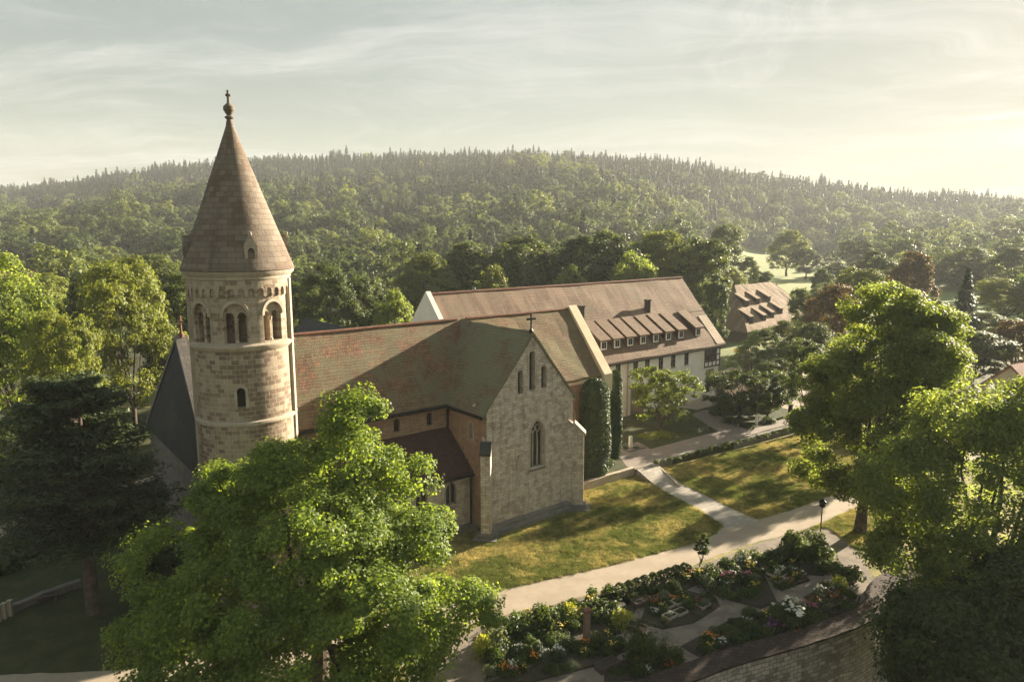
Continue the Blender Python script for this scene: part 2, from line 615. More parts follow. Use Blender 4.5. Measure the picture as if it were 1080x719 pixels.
M['barnwood'] = plain_mat('weathered_boards', (0.10, 0.07, 0.055), 0.85, var=0.25)
M['iron'] = plain_mat('dark_iron', (0.035, 0.033, 0.032), 0.55, 0.6, var=0.2)
M['glass'] = plain_mat('dark_leaded_glass', (0.02, 0.022, 0.024), 0.15, var=0.3, spec=0.5)
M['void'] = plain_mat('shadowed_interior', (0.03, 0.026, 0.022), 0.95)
M['whitepaint'] = plain_mat('white_paint', (0.78, 0.76, 0.70), 0.6, var=0.05)
M['bark'] = plain_mat('bark', (0.085, 0.065, 0.048), 0.95, var=0.4, scale=2.0, bump=0.8)
M['barkred'] = plain_mat('pine_bark', (0.095, 0.072, 0.055), 0.95, var=0.35, scale=2.0, bump=0.8)
M['brick'] = stone_mat('red_brick', (0.30, 0.17, 0.11), (0.22, 0.12, 0.08), (0.3, 0.24, 0.2), 0.25, 0.08)
M['redroof'] = roof_mat('red_pantiles', (0.36, 0.14, 0.085), (0.28, 0.105, 0.07))

L = {}
L['maple'] = leaf_mat('maple_leaves', (0.09, 0.138, 0.022), (0.215, 0.265, 0.05), 0.44, 0.05)
L['broad'] = leaf_mat('tree_leaves', (0.058, 0.082, 0.026), (0.12, 0.145, 0.044), 0.36, 0.22, (0.15, 0.165, 0.03))
L['lime'] = leaf_mat('lime_leaves', (0.10, 0.135, 0.036), (0.215, 0.25, 0.07), 0.56, 0.08)
L['dark'] = leaf_mat('dark_leaves', (0.04, 0.062, 0.018), (0.085, 0.11, 0.03), 0.36, 0.15)
L['copper'] = leaf_mat('brownish_leaves', (0.085, 0.055, 0.022), (0.15, 0.10, 0.035), 0.3, 0.15)
L['needle'] = leaf_mat('needles', (0.045, 0.065, 0.032), (0.095, 0.12, 0.055), 0.22, 0.2)
L['conifer'] = leaf_mat('far_conifer_needles', (0.026, 0.044, 0.026), (0.058, 0.08, 0.042), 0.16, 0.4)
L['fardec'] = leaf_mat('far_leaves', (0.052, 0.08, 0.034), (0.11, 0.14, 0.055), 0.34, 0.42, (0.14, 0.155, 0.05))
L['cypress'] = leaf_mat('cypress_sprays', (0.030, 0.054, 0.017), (0.062, 0.092, 0.026), 0.25, 0.05)
L['magnolia'] = leaf_mat('magnolia_leaves', (0.075, 0.11, 0.022), (0.17, 0.20, 0.04), 0.36, 0.05)
L['herb'] = leaf_mat('herb_leaves', (0.035, 0.062, 0.018), (0.085, 0.115, 0.03), 0.3, 0.3)
L['yellowgreen'] = leaf_mat('yellow_green_leaves', (0.15, 0.18, 0.03), (0.30, 0.30, 0.055), 0.4, 0.1)
L['silver'] = leaf_mat('silvery_leaves', (0.10, 0.125, 0.075), (0.18, 0.20, 0.12), 0.3, 0.1)
PETAL = {k: plain_mat(k + '_petals', c, 0.6, var=0.15) for k, c in dict(
    orange=(0.75, 0.28, 0.03), white=(0.80, 0.78, 0.66), pink=(0.55, 0.16, 0.26), purple=(0.26, 0.08, 0.24), yellow=(0.75, 0.55, 0.08), red=(0.5, 0.09, 0.05)).items()}


def ground_mats():
    # lawn: dry straw and green
    m, nt, out = new_mat('dry_lawn')
    p = POS(nt)
    n1 = noise(nt, p, 0.16, 5, 0.65)
    n2 = noise(nt, p, 0.9, 5, 0.7)
    n3 = noise(nt, p, 5.0, 7, 0.8)
    s = math_n(nt, 'ADD', math_n(nt, 'MULTIPLY', n1, 0.65), math_n(nt, 'MULTIPLY', n2, 0.35))
    col = mixc(nt, ramp(nt, s, 0.42, 0.6), (0.18, 0.19, 0.05), (0.46, 0.37, 0.14))
    col = mixc(nt, ramp(nt, noise(nt, p, 0.5, 4, 0.6), 0.58, 0.75, 0, 0.5), col, (0.33, 0.20, 0.085))
    col = mixc(nt, ramp(nt, n3, 0.35, 0.68, 0, 0.85), col, mixc(nt, 1.0, col, (0.36, 0.40, 0.34), 'MULTIPLY'))
    finish(nt, out, col, 0.95, n3, 1.0, 0.12)
    M['lawn'] = m
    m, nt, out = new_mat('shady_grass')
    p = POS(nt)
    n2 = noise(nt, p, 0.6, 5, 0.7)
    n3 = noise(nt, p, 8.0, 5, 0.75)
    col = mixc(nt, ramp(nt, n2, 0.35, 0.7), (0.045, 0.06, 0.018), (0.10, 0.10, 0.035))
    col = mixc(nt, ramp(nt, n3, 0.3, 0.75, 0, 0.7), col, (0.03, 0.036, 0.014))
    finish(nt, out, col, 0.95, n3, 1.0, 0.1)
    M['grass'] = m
    m, nt, out = new_mat('gravel_path')
    p = POS(nt)
    n1 = noise(nt, p, 0.35, 5, 0.6)
    n3 = noise(nt, p, 14.0, 4, 0.8)
    col = mixc(nt, ramp(nt, n1, 0.3, 0.7), (0.36, 0.295, 0.22), (0.46, 0.38, 0.285))
    col = mixc(nt, ramp(nt, n3, 0.3, 0.8, 0, 0.6), col, (0.28, 0.235, 0.185))
    col = mixc(nt, ramp(nt, noise(nt, p, 1.6, 6, 0.75), 0.45, 0.7, 0, 0.45), col, (0.30, 0.25, 0.195))
    finish(nt, out, col, 0.95, n3, 0.5, 0.04)
    M['gravel'] = m
    m, nt, out = new_mat('stone_slabs')
    p = mapping(nt, POS(nt), (1, 1, 1), (0, 0, -0.65))
    br = N(nt, 'ShaderNodeTexBrick', {'Vector': p, 'Color1': (0.44, 0.40, 0.34), 'Color2': (0.35, 0.315, 0.265), 'Mortar': (0.18, 0.16, 0.13),
           'Scale': 1.0, 'Mortar Size': 0.02, 'Brick Width': 0.9, 'Row Height': 0.6})
    col = mixc(nt, ramp(nt, noise(nt, p, 1.2, 5, 0.7), 0.4, 0.7, 0, 0.5), br.outputs[0], (0.29, 0.255, 0.21))
    finish(nt, out, col, 0.9, br.outputs['Fac'], -0.3, 0.03)
    M['slabs'] = m
    m, nt, out = new_mat('cobbles')
    p = mapping(nt, POS(nt), (1, 1, 1), (0, 0, -0.65))
    br = N(nt, 'ShaderNodeTexBrick', {'Vector': p, 'Color1': (0.33, 0.275, 0.235), 'Color2': (0.25, 0.21, 0.185), 'Mortar': (0.15, 0.125, 0.105),
           'Scale': 1.0, 'Mortar Size': 0.02, 'Brick Width': 0.3, 'Row Height': 0.22})
    col = mixc(nt, ramp(nt, noise(nt, p, 0.8, 5, 0.7), 0.4, 0.7, 0, 0.4), br.outputs[0], (0.28, 0.225, 0.18))
    finish(nt, out, col, 0.9, br.outputs['Fac'], -0.4, 0.03)
    M['cobbles'] = m
    m, nt, out = new_mat('garden_soil')
    p = POS(nt)
    n3 = noise(nt, p, 7.0, 5, 0.8)
    col = mixc(nt, ramp(nt, noise(nt, p, 0.8, 5, 0.6), 0.35, 0.65), (0.19, 0.158, 0.125), (0.29, 0.243, 0.193))
    col = mixc(nt, ramp(nt, n3, 0.3, 0.8, 0, 0.5), col, (0.11, 0.093, 0.072))
    finish(nt, out, col, 0.95, n3, 0.7, 0.05)
    M['soilpath'] = m
    m, nt, out = new_mat('dark_bed_soil')
    p = POS(nt)
    n3 = noise(nt, p, 9.0, 5, 0.8)
    col = mixc(nt, ramp(nt, n3, 0.3, 0.7), (0.035, 0.03, 0.02), (0.085, 0.072, 0.045))
    finish(nt, out, col, 0.95, n3, 1.0, 0.08)
    M['bed'] = m
    m, nt, out = new_mat('countryside')
    p = POS(nt)
    n1 = noise(nt, p, 0.006, 4, 0.5)
    n2 = noise(nt, p, 0.05, 6, 0.65)
    col = mixc(nt, ramp(nt, n1, 0.4, 0.6), (0.20, 0.25, 0.07), (0.27, 0.29, 0.10))
    col = mixc(nt, ramp(nt, n2, 0.3, 0.7, 0, 0.5), col, (0.15, 0.19, 0.06))
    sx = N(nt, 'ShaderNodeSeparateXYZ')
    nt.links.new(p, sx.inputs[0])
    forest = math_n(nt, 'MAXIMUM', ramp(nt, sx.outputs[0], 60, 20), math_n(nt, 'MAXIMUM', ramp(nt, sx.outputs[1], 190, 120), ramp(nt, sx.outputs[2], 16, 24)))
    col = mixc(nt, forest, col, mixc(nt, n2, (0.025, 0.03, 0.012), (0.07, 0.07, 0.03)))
    finish(nt, out, col, 0.95, noise(nt, p, 1.5, 5, 0.7), 0.6, 0.2)
    M['terrain'] = m


ground_mats()

# ------------------------------------------------------------------ terrain
WALL_LINE = [(-300, 8), (-60, 22), (-15, 28), (0, 34.4), (7, 38.0), (11.7, 40.4), (14.2, 41.7), (19.1, 43.7), (23.1, 45.5), (25.6, 46.9), (27.6, 48.6), (29.2, 51.0),
             (33, 53.5), (45, 57), (80, 62), (300, 90)]
WX = np.array([p[0] for p in WALL_LINE], float)
WYv = np.array([p[1] for p in WALL_LINE], float)
SKY_X = np.array([-700, -300, 0, 60, 120, 170, 220, 270, 330, 400, 450, 530, 570, 640, 700, 760, 830, 900, 960, 1080, 1300, 1800], float)
SKY_Y = np.array([215, 205, 194, 190, 184, 178, 172, 164, 162, 161, 160, 158, 158, 162, 168, 177, 187, 193, 199, 206, 215, 225], float)


def hill(x, y):
    x = np.asarray(x, float)
    y = np.asarray(y, float)
    px = 540 + FPX * 1.012 * x / np.maximum(y, 1)
    S = 243.6 - np.interp(px, SKY_X, SKY_Y)
    D = 1150.0
    right = np.clip((px - 640) / 160, 0, 1)
    e0 = 380 + 350 * right
    zb = 10.0
    zc = CAM_H + (S - 17) * D / FPX
    t0 = np.clip((y - 230) / (e0 - 230), 0, 1)
    t = np.clip((y - e0) / (D - e0), 0, 1)
    z = zb * t0 * t0 + (zc - zb) * (t ** 1.25)
    z = z + np.sin(x * 0.011 + 1.3) * np.sin(y * 0.009 + x * 0.004) * 7 * np.clip((y - 430) / 300, 0, 1) * (t < 1)
    z = np.where(y > D, zc - 0.10 * (y - D), z)
    return z


def terr(x, y):
    x = np.asarray(x, float)
    y = np.asarray(y, float)
    yw = np.interp(x, WX, WYv)
    g = yw - y
    s = np.clip((g + 9) / 8, 0, 1)
    low = -0.3 - 7.9 * s * s * (3 - 2 * s)
    return np.where(y > 200, hill(x, y) - 0.3, low)


def gz(x, y):
    """height of the ground a thing stands on"""
    yw = float(np.interp(x, WX, WYv))
    if y < yw:
        return -8.2
    if y < 140 and -75 < x < 82:
        return 0.0
    return float(terr(x, y))


def grid_obj(name, xs, ys, fz, mat):
    nx, ny = len(xs), len(ys)
    X, Y = np.meshgrid(xs, ys)
    Zv = fz(X, Y)
    co = np.stack([X, Y, Zv], -1).reshape(-1, 3)
    i = np.arange(nx * ny).reshape(ny, nx)
    F = np.stack([i[:-1, :-1], i[:-1, 1:], i[1:, 1:], i[1:, :-1]], -1).reshape(-1, 4)
    me = bpy.data.meshes.new(name)
    me.from_pydata(co.tolist(), [], F.tolist())
    for p in me.polygons:
        p.use_smooth = True
    me.materials.append(mat)
    o = bpy.data.objects.new(name, me)
    link(o)
    return o


def spaced(a, b, n, mid=0.0, p=2.2):
    t = np.linspace(-1, 1, n)
    s = np.sign(t) * np.abs(t) ** p
    return np.where(s < 0, mid + s * (mid - a), mid + s * (b - mid))


xs = spaced(-1380, 1380, 230, 5)
ys = np.concatenate([np.linspace(-140, 20, 12)[:-1], np.linspace(20, 75, 60)[:-1], np.linspace(75, 240, 24)[:-1], np.linspace(240, 1440, 110)])
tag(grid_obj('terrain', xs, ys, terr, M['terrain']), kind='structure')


def sheet(name, pts, z, mat, kind='structure', jit=0.0):
    """flat ground sheet from an outline; jit roughens its edge"""
    if jit:
        rj = random.Random(len(pts))
        q = []
        for i, p in enumerate(pts):
            a, b = Vector(p), Vector(pts[(i + 1) % len(pts)])
            n = max(1, int((b - a).length / 0.55))
            d = (b - a).normalized() if (b - a).length > 1e-6 else Vector((1, 0))
            for k in range(n):
                o = rj.uniform(-jit, jit)
                c = a.lerp(b, k / n) + Vector((-d.y, d.x)) * (o if k else 0)
                q.append((c.x, c.y))
        pts = q
    bm = bmesh.new()
    vs = [bm.verts.new((p[0], p[1], z)) for p in pts]
    f = bm.faces.new(vs)
    f.normal_update()
    if f.normal.z < 0:
        f.normal_flip()
    me = bpy.data.meshes.new(name)
    bmesh.ops.triangulate(bm, faces=bm.faces)
    bm.to_mesh(me)
    bm.free()
    me.materials.append(mat)
    o = bpy.data.objects.new(name, me)
    link(o)
    tag(o, kind=kind)
    return o


def smooth_line(pts, n=6):
    """Catmull-Rom through points"""
    P = [Vector((*p, 0)) for p in pts]
    out = []
    for i in range(len(P) - 1):
        p0, p1, p2, p3 = P[max(i - 1, 0)], P[i], P[i + 1], P[min(i + 2, len(P) - 1)]
        for k in range(n):
            t = k / n
            q = 0.5 * ((2 * p1) + (p2 - p0) * t + (2 * p0 - 5 * p1 + 4 * p2 - p3) * t * t + (3 * p1 - p0 - 3 * p2 + p3) * t ** 3)
            out.append((q.x, q.y))
    out.append((P[-1].x, P[-1].y))
    return out


wall_in = [(x, y) for x, y in WALL_LINE if -70 < x < 90]
lawn_pts = [(-74, 21)] + [(x - 0.15, y + 0.3) for x, y in wall_in if x > -70] + [(82, 64), (82, 140), (-74, 140)]
sheet('lawn', lawn_pts, 0.0, M['lawn'])

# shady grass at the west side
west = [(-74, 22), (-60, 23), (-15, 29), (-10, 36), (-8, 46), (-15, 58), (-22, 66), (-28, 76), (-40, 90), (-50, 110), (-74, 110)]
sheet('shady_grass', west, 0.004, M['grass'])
# gravel path in front of the church
low = [at(430, 700), at(470, 671), at(521.5, 651.3), at(651, 620), at(723.5, 599.7), at(751, 588), at(795.7, 572.5), at(829, 563.5), at(848.5, 558), at(872, 549), at(905, 533), at(960, 510), at(1040, 480)]
up = [at(1040, 465), at(960, 490), at(900, 515), at(861, 528.7), at(837.4, 537), at(815, 543), at(799.8, 548)]
up2 = [at(790, 546.0), at(762, 556.5), at(756, 563), at(742.8, 569), at(737.4, 571.8), at(640, 597), at(627.5, 600), at(526.5, 622.4), at(470, 637), at(400, 660)]
sheet('gravel_path', low + up + up2, 0.012, M['gravel'], jit=0.14)
# paved walk from the path up to the terrace
sheet('paved_walk', [at(669.6, 501.0), at(736.4, 537.4), at(762, 553), at(764, 558.5), at(800, 549.5), at(790, 545.5), at(750, 526), at(690.4, 495.7)], 0.016, M['slabs'])
# paths in the west
sheet('gravel_path', [at(-60, 578), at(0, 553), at(60, 528), at(140, 507), at(172, 498), at(172, 506), at(140, 517), at(66, 543), at(0, 568), at(-60, 592)], 0.010, M['gravel'], jit=0.15)
sheet('gravel_path', smooth_line([at(-80, 718), at(0, 711), at(80, 708), at(150, 703), at(225, 690), at(300, 672), at(380, 650)], 3) + smooth_line([at(400, 668), at(310, 700), at(230, 718), at(150, 722), at(0, 728), at(-80, 735)], 3), 0.011, M['gravel'], jit=0.1)

# terrace in front of the convent
ROT = math.radians(38.479)
CX0, CY0 = 1.8814, 65.1596


def W(x, y, z=0.0):
    """church frame (x along the nave, y away from the camera) to world"""
    c, s = math.cos(ROT), math.sin(ROT)
    return (CX0 + x * c - y * s, CY0 + x * s + y * c, z)


def frame_obj(name, ox, oy, label=None, cat=None):
    return empty(name, W(ox, oy, 0), ROT, label, cat)


TZ = 0.8
tmb = MB()
tp = [(5.2, 3.0), (9.6, 3.0), (17.6, 2.8), (21.5, 2.3), (36, 1.2), (50.5, 0.4), (66, 0.2), (66, 60), (5.2, 60)]
tmb.prism([W(x, y, -0.2) for x, y in tp], (0, 0, TZ + 0.2))
tag(tmb.build('terrace_ground', M['grass']), kind='structure')
sheet('terrace_paving', [at(669.6, 495, TZ), at(689, 489.5, TZ), at(735, 476.5, TZ), at(779, 463.7, TZ), at(806, 454.0, TZ), at(850, 443, TZ), at(842, 437, TZ), at(790, 454.0, TZ), at(758.5, 438.6, TZ), at(745, 432, TZ), at(728, 437, TZ), at(757, 454.8, TZ),
                         at(686, 473.5, TZ), at(672, 466, TZ), at(649, 473, TZ), at(652, 480, TZ), at(661, 492, TZ)], TZ + 0.006, M['cobbles'])
sheet('terrace_yard', [at(735, 432, TZ), at(752, 428, TZ), at(765, 418, TZ), at(740, 415, TZ), at(690, 427, TZ)], TZ + 0.004, M['gravel'])
sheet('parking_yard', [at(752, 420, TZ), at(800, 425, TZ), at(870, 440, TZ), at(905, 430, TZ), at(880, 405, TZ), at(840, 390, TZ), at(770, 388, TZ), at(752, 395, TZ)], TZ + 0.008, M['gravel'])


def low_wall(name, line, h, w, label, mat):
    """a stone wall following a line of ground points, with a slightly uneven top"""
    rnd = random.Random(len(line) * 7 + int(h * 100))
    P = []
    for i in range(len(line) - 1):
        a, b = Vector(line[i]), Vector(line[i + 1])
        n = max(1, int((b - a).length / 1.0))
        for k in range(n):
            P.append(a.lerp(b, k / n))
    P.append(Vector(line[-1]))
    vs, fs = [], []
    for i, p in enumerate(P):
        t = (P[min(i + 1, len(P) - 1)] - P[max(i - 1, 0)]).normalized()
        nr = Vector((-t.y, t.x))
        hh = h + rnd.uniform(-0.04, 0.04)
        for s, z in ((-w / 2, -0.3), (-w / 2, hh), (w / 2, hh), (w / 2, -0.3)):
            q = p + nr * s
            vs.append((q.x, q.y, z))
    n = len(P)
    for i in range(n - 1):
        for k in range(3):
            a, b = i * 4 + k, i * 4 + k + 1
            fs.append((a, b, b + 4, a + 4))
    fs += [(0, 3, 2, 1), ((n - 1) * 4, (n - 1) * 4 + 1, (n - 1) * 4 + 2, (n - 1) * 4 + 3)]
    mb = MB()
    mb.add(vs, fs)
    o = mb.build(name, mat)
    tag(o, label, 'wall')
    return o


low_wall('low_wall', [W(6.2, 2.85)[:2], W(11, 2.75)[:2], at(667.5, 500.5)], 0.92, 0.5, 'short low stone kerb wall between the church buttress and the paved walk', M['trim'])
low_wall('low_wall', [at(691.0, 494.0), at(735, 481.5), at(790, 468), at(846, 452.5), at(905, 437)], 0.95, 0.55, 'long low dry stone wall with plants above the right lawn', M['greystone'])
sr = MB()
for a_, b_ in (((686.5, 491), (717, 513.5)),):
    p0, p1 = at(*a_), at(*b_)
    d = (Vector(p1) - Vector(p0)).normalized()
    nn = Vector((-d.y, d.x)) * 0.12
    sr.prism([(p0[0] - nn.x, p0[1] - nn.y, 0.01), (p0[0] + nn.x, p0[1] + nn.y, 0.01), (p0[0] + nn.x, p0[1] + nn.y, 0.75), (p0[0] - nn.x, p0[1] - nn.y, 0.75)], (0, 0, 0))
    sr.v, sr.f = [], []
    sr.add([(p0[0] - nn.x, p0[1] - nn.y, 0), (p0[0] + nn.x, p0[1] + nn.y, 0), (p1[0] + nn.x, p1[1] + nn.y, 0), (p1[0] - nn.x, p1[1] - nn.y, 0),
            (p0[0] - nn.x, p0[1] - nn.y, 0.85), (p0[0] + nn.x, p0[1] + nn.y, 0.85), (p1[0] + nn.x, p1[1] + nn.y, 0.12), (p1[0] - nn.x, p1[1] - nn.y, 0.12)],
           [(3, 2, 1, 0), (4, 5, 6, 7), (0, 1, 5, 4), (1, 2, 6, 5), (2, 3, 7, 6), (3, 0, 4, 7)])
tag(sr.build('ramp_kerb', M['trim']), 'narrow pale stone ramp kerb running down the middle of the paved walk', 'kerb')
# ramp slab and steps from the walk to the terrace
rp = MB()
q = [at(669.6, 500.5), at(690.4, 494.5), at(716, 508.5), at(693, 514)]
rp.add([(q[0][0], q[0][1], TZ), (q[1][0], q[1][1], TZ), (q[2][0], q[2][1], 0.02), (q[3][0], q[3][1], 0.02),
        (q[0][0], q[0][1], -0.1), (q[1][0], q[1][1], -0.1), (q[2][0], q[2][1], -0.1), (q[3][0], q[3][1], -0.1)],
       [(0, 1, 2, 3), (0, 3, 7, 4), (1, 0, 4, 5), (2, 1, 5, 6), (3, 2, 6, 7)])
tag(rp.build('ramp', M['slabs']), kind='structure')

# retaining wall of the herb garden
gw = [(x, y) for x, y in WALL_LINE if -20 < x < 50]
gl = smooth_line(gw, 5)
rw = empty('retaining_wall', (11.7, 40.4, -8.2), 0, 'tall curved rubble retaining wall with brown coping below the herb garden', 'wall')
wv, wf, cv, cf = [], [], [], []
rnd = random.Random(5)
ox, oy, oz = 11.7, 40.4, -8.2
for i, p in enumerate(gl):
    a = Vector(gl[max(i - 1, 0)])
    b = Vector(gl[min(i + 1, len(gl) - 1)])
    t = (b - a).normalized()
    nr = Vector((t.y, -t.x))           # outwards, towards the camera
    p = Vector(p)
    for s, z in ((0.45, -8.9), (0.0, 0.10), (-0.95, 0.10), (-0.95, -0.5)):
        qv = p + nr * s
        wv.append((qv.x - ox, qv.y - oy, z - oz))
    j = rnd.uniform(-0.03, 0.03)
    for s, z in ((0.12, 0.104), (0.12, 0.24 + j), (-1.3, 0.48 + j), (-1.3, 0.104)):
        qv = p + nr * s
        cv.append((qv.x - ox, qv.y - oy, z - oz))
for i in range(len(gl) - 1):
    for k in range(3):
        wf.append((i * 4 + k, i * 4 + k + 1, i * 4 + k + 5, i * 4 + k + 4))
        cf.append((i * 4 + k, i * 4 + k + 1, i * 4 + k + 5, i * 4 + k + 4))
    cf.append((i * 4 + 3, i * 4, i * 4 + 4, i * 4 + 7))
mb = MB()
mb.add(wv, wf)
wo = mb.build('wall_face', M['wallstone'], rw)
# continuous coordinates along the wall
lay = wo.data.uv_layers[0]
arc = [0.0]
for i in range(1, len(gl)):
    arc.append(arc[-1] + (Vector(gl[i]) - Vector(gl[i - 1])).length)
for lp in wo.data.loops:
    i = lp.vertex_index // 4
    lay.data[lp.index].uv = (arc[i], wo.data.vertices[lp.vertex_index].co.z)
mb = MB()
mb.add(cv, cf)
mb.build('coping', M['coping'], rw)


# ------------------------------------------------------------------ the abbey church (one thing; tower, roofs, windows are parts)
church = frame_obj('abbey_church', 0, 0, 'old sandstone abbey church with round tower and mossy tiled roofs', 'church')


def roof_slab(mb, axis, c, half, ze, zr, a0, a1, t=0.26):
    """gabled roof as a chevron slab. axis 'x': ridge along x at y=c; axis 'y': ridge along y at x=c"""
    prof = [(-half, ze), (0, zr), (half, ze), (half, ze - t), (0, zr - t * 1.5), (-half, ze - t)]
    if axis == 'x':
        mb.prism([(a0, c + u, z) for u, z in prof], (a1 - a0, 0, 0))
    else:
        mb.prism([(c + u, a0, z) for u, z in prof], (0, a1 - a0, 0))


def bump_roof(o, amp=0.05, cuts=10):
    amp *= 1.7
    """gentle sag and waviness so that an old roof is not a perfect plane"""
    bm = bmesh.new()
    bm.from_mesh(o.data)
    bmesh.ops.triangulate(bm, faces=[f for f in bm.faces if len(f.verts) > 4])
    long = [e for e in bm.edges if e.calc_length() > 2.0]
    bmesh.ops.subdivide_edges(bm, edges=long, cuts=cuts, use_grid_fill=True)
    for v in bm.verts:
        x, y, z = v.co
        v.co.z += amp * (math.sin(x * 0.9 + y * 0.4) * math.sin(y * 0.8 - x * 0.3 + 1.0) + 0.5 * math.sin(x * 2.3 + y * 1.9))
    bm.to_mesh(o.data)
    bm.free()
    uv_box(o.data)


# nave
NY = 11.69
cut = MB()
for x in (-11.1, -7.54, -14.7, -18.3):
    arch_prism(cut, (x, 6.3), -math.pi / 2, 0.62, 9.55, 10.85, 0.3, -0.5)
mb = MB()
mb.prism([(-27.6, 6.3, -0.3), (-27.6, NY + 5.4, -0.3), (-27.6, NY + 5.4, 11.7), (-27.6, NY, 18.25), (-27.6, 6.3, 11.7)], (27.6 - 5.0, 0, 0))
mb.build('nave_wall', M['rubble'], church, cuts=cut)
mb = MB()
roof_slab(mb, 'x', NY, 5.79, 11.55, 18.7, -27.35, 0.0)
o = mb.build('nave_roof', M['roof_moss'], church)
bump_roof(o)
mb = MB()
mb.box(-27.5, 0, 5.62, 5.9, 11.18, 11.44)
mb.build('gutter', M['iron'], church)
for x in (-11.1, -7.54, -14.7, -18.3):
    mb = MB()
    arch_prism(mb, (x, 6.3), -math.pi / 2, 0.62, 9.55, 10.85, -0.34, -0.49)
    mb.build('clerestory_window', M['glass'], church)
mb = MB()
mb.tube([(-27.3, NY, 18.78), (-14, NY, 18.72), (-0.6, NY, 18.78)], [0.16] * 3, 8)
mb.build('ridge_tiles', M['ridge'], church, smooth=True)

# west gable: dark weathered upper part, lighter wall below
mb = MB()
mb.prism([(-28.2, 6.2, 8.5), (-28.2, 6.2, 11.9), (-28.2, NY, 19.2), (-28.2, 26.0, 9.0), (-28.2, 26.0, 8.5)], (0.75, 0, 0))
mb.build('slate_gable', M['slate'], church)
mb = MB()
mb.prism([(-28.1, 6.0, -0.3), (-28.1, 25.9, -0.3), (-28.1, 25.9, 8.5), (-28.1, 6.0, 8.5)], (0.62, 0, 0))
mb.build('gable_wall', M['greystone'], church)
mb = MB()
mb.prism([(-28.3, NY, 19.2), (-28.3, 26.3, 8.9), (-28.3, 26.3, 9.25), (-28.3, NY, 19.6)], (0.95, 0, 0))
mb.prism([(-28.3, NY, 19.2), (-28.3, 6.0, 11.75), (-28.3, 6.0, 12.1), (-28.3, NY, 19.6)], (0.95, 0, 0))
mb.build('gable_coping', M['greystone'], church)
mb = MB()
roof_slab(mb, 'x', NY + 7.2, 0.1, 12.6, 12.7, -27.4, -6.0)
mb.v, mb.f = [], []
mb.prism([(-27.4, NY + 5.3, 11.8), (-27.4, 26.2, 8.7), (-27.4, 26.2, 8.45), (-27.4, NY + 5.3, 11.5)], (22, 0, 0))
mb.build('aisle_roof', M['roof_trans'], church)
mb = MB()
mb.box(-27.4, -6, NY + 5.5, 25.8, -0.3, 8.4)
mb.build('aisle_wall', M['rubble'], church)


def cross(parent, x, y, z, h, mat, along='x'):
    mb = MB()
    w = 0.09
    mb.lathe([(0.2, z - 0.3), (0.22, z), (0.12, z + 0.18), (w, z + 0.22), (w, z + h)], x, y, 8)
    if along == 'x':
        mb.box(x - h * 0.3, x + h * 0.3, y - w, y + w, z + h * 0.62, z + h * 0.62 + 2 * w)
    else:
        mb.box(x - w, x + w, y - h * 0.3, y + h * 0.3, z + h * 0.62, z + h * 0.62 + 2 * w)
    return mb.build('gable_cross', mat, parent)


cross(church, -27.8, NY, 19.7, 1.5, M['ridge'], 'y')
cross(church, 0, 0.15, 18.75, 1.65, M['iron'], 'x')

# transept with the lanceted gable
cut = MB()
for x, z0, z1, w in ((0.03, 13.0, 16.85, 0.72), (-1.41, 12.9, 15.15, 0.66), (1.5, 13.05, 15.3, 0.66)):
    arch_prism(cut, (x, 0), -math.pi / 2, w, z0, z1, 0.4, -0.75)
arch_prism(cut, (0.7, 0), -math.pi / 2, 1.75, 5.35, 10.05, 0.4, -0.7, True)
arch_prism(cut, (-5.39, 2.5), math.pi, 0.62, 8.6, 10.35, 0.4, -0.5, True)
mb = MB()
mb.prism([(-5.39, 0, -0.3), (5.39, 0, -0.3), (5.39, 0, 11.95), (0, 0, 18.42), (-5.39, 0, 11.95)], (0, 15, 0))
o = mb.build('transept_wall', M['gable'], church, cuts=cut)
o.data.materials.append(M['rubble'])
for p in o.data.polygons:
    if abs(p.normal.x) > 0.9 and abs(p.center.x) > 5.2:
        p.material_index = 1
mb = MB()
roof_slab(mb, 'y', 0, 5.8, 11.5, 18.7, -0.12, NY)
o = mb.build('transept_roof', M['roof_trans'], church)
bump_roof(o, 0.04)
mb = MB()
mb.box(-6.0, -5.75, 0.05, 5.9, 11.15, 11.4)
mb.build('gutter', M['iron'], church)
for x, z0, z1, w in ((0.03, 13.0, 16.85, 0.72), (-1.41, 12.9, 15.15, 0.66), (1.5, 13.05, 15.3, 0.66)):
    mb = MB()
    arch_prism(mb, (x, 0), -math.pi / 2, w, z0, z1, -0.6, -0.74)
    mb.build('lancet_window', M['void'], church)
mb = MB()
arch_prism(mb, (0.7, 0), -math.pi / 2, 1.75, 5.35, 10.05, -0.5, -0.69, True)
win = mb.build('tracery_window', M['glass'], church)
mb = MB()
for x in (0.41, 0.99):
    mb.box(x - 0.055, x + 0.055, 0.34, 0.5, 5.36, 8.95)
for x in (-0.115, 0.7, 1.515):                      # three pointed heads with small arches above
    pass
for xc in (0.115, 0.7, 1.285):
    arch_ring(mb, (xc, 0.0), -math.pi / 2, 0.46, 8.2, 8.95, 0.07, -0.34, -0.48, True)
for xc in (0.41, 0.99):
    arch_ring(mb, (xc, 0.0), -math.pi / 2, 0.44, 8.95, 9.5, 0.07, -0.34, -0.48, True)
mb.box(-0.17, -0.08, 0.34, 0.5, 5.36, 8.9)
mb.box(1.48, 1.57, 0.34, 0.5, 5.36, 8.9)
mb.build('tracery', M['trim'], win)
mb = MB()
arch_ring(mb, (0.7, 0), -math.pi / 2, 1.78, 5.35, 10.07, 0.18, 0.06, -0.1, True)
mb.build('window_surround', M['trim'], win)
mb = MB()
mb.prism([(-0.35, -0.08, 5.02), (-0.35, 0.45, 5.02), (-0.35, 0.45, 5.42), (-0.35, -0.08, 5.2)], (2.1, 0, 0))
mb.build('window_sill', M['greystone'], win)
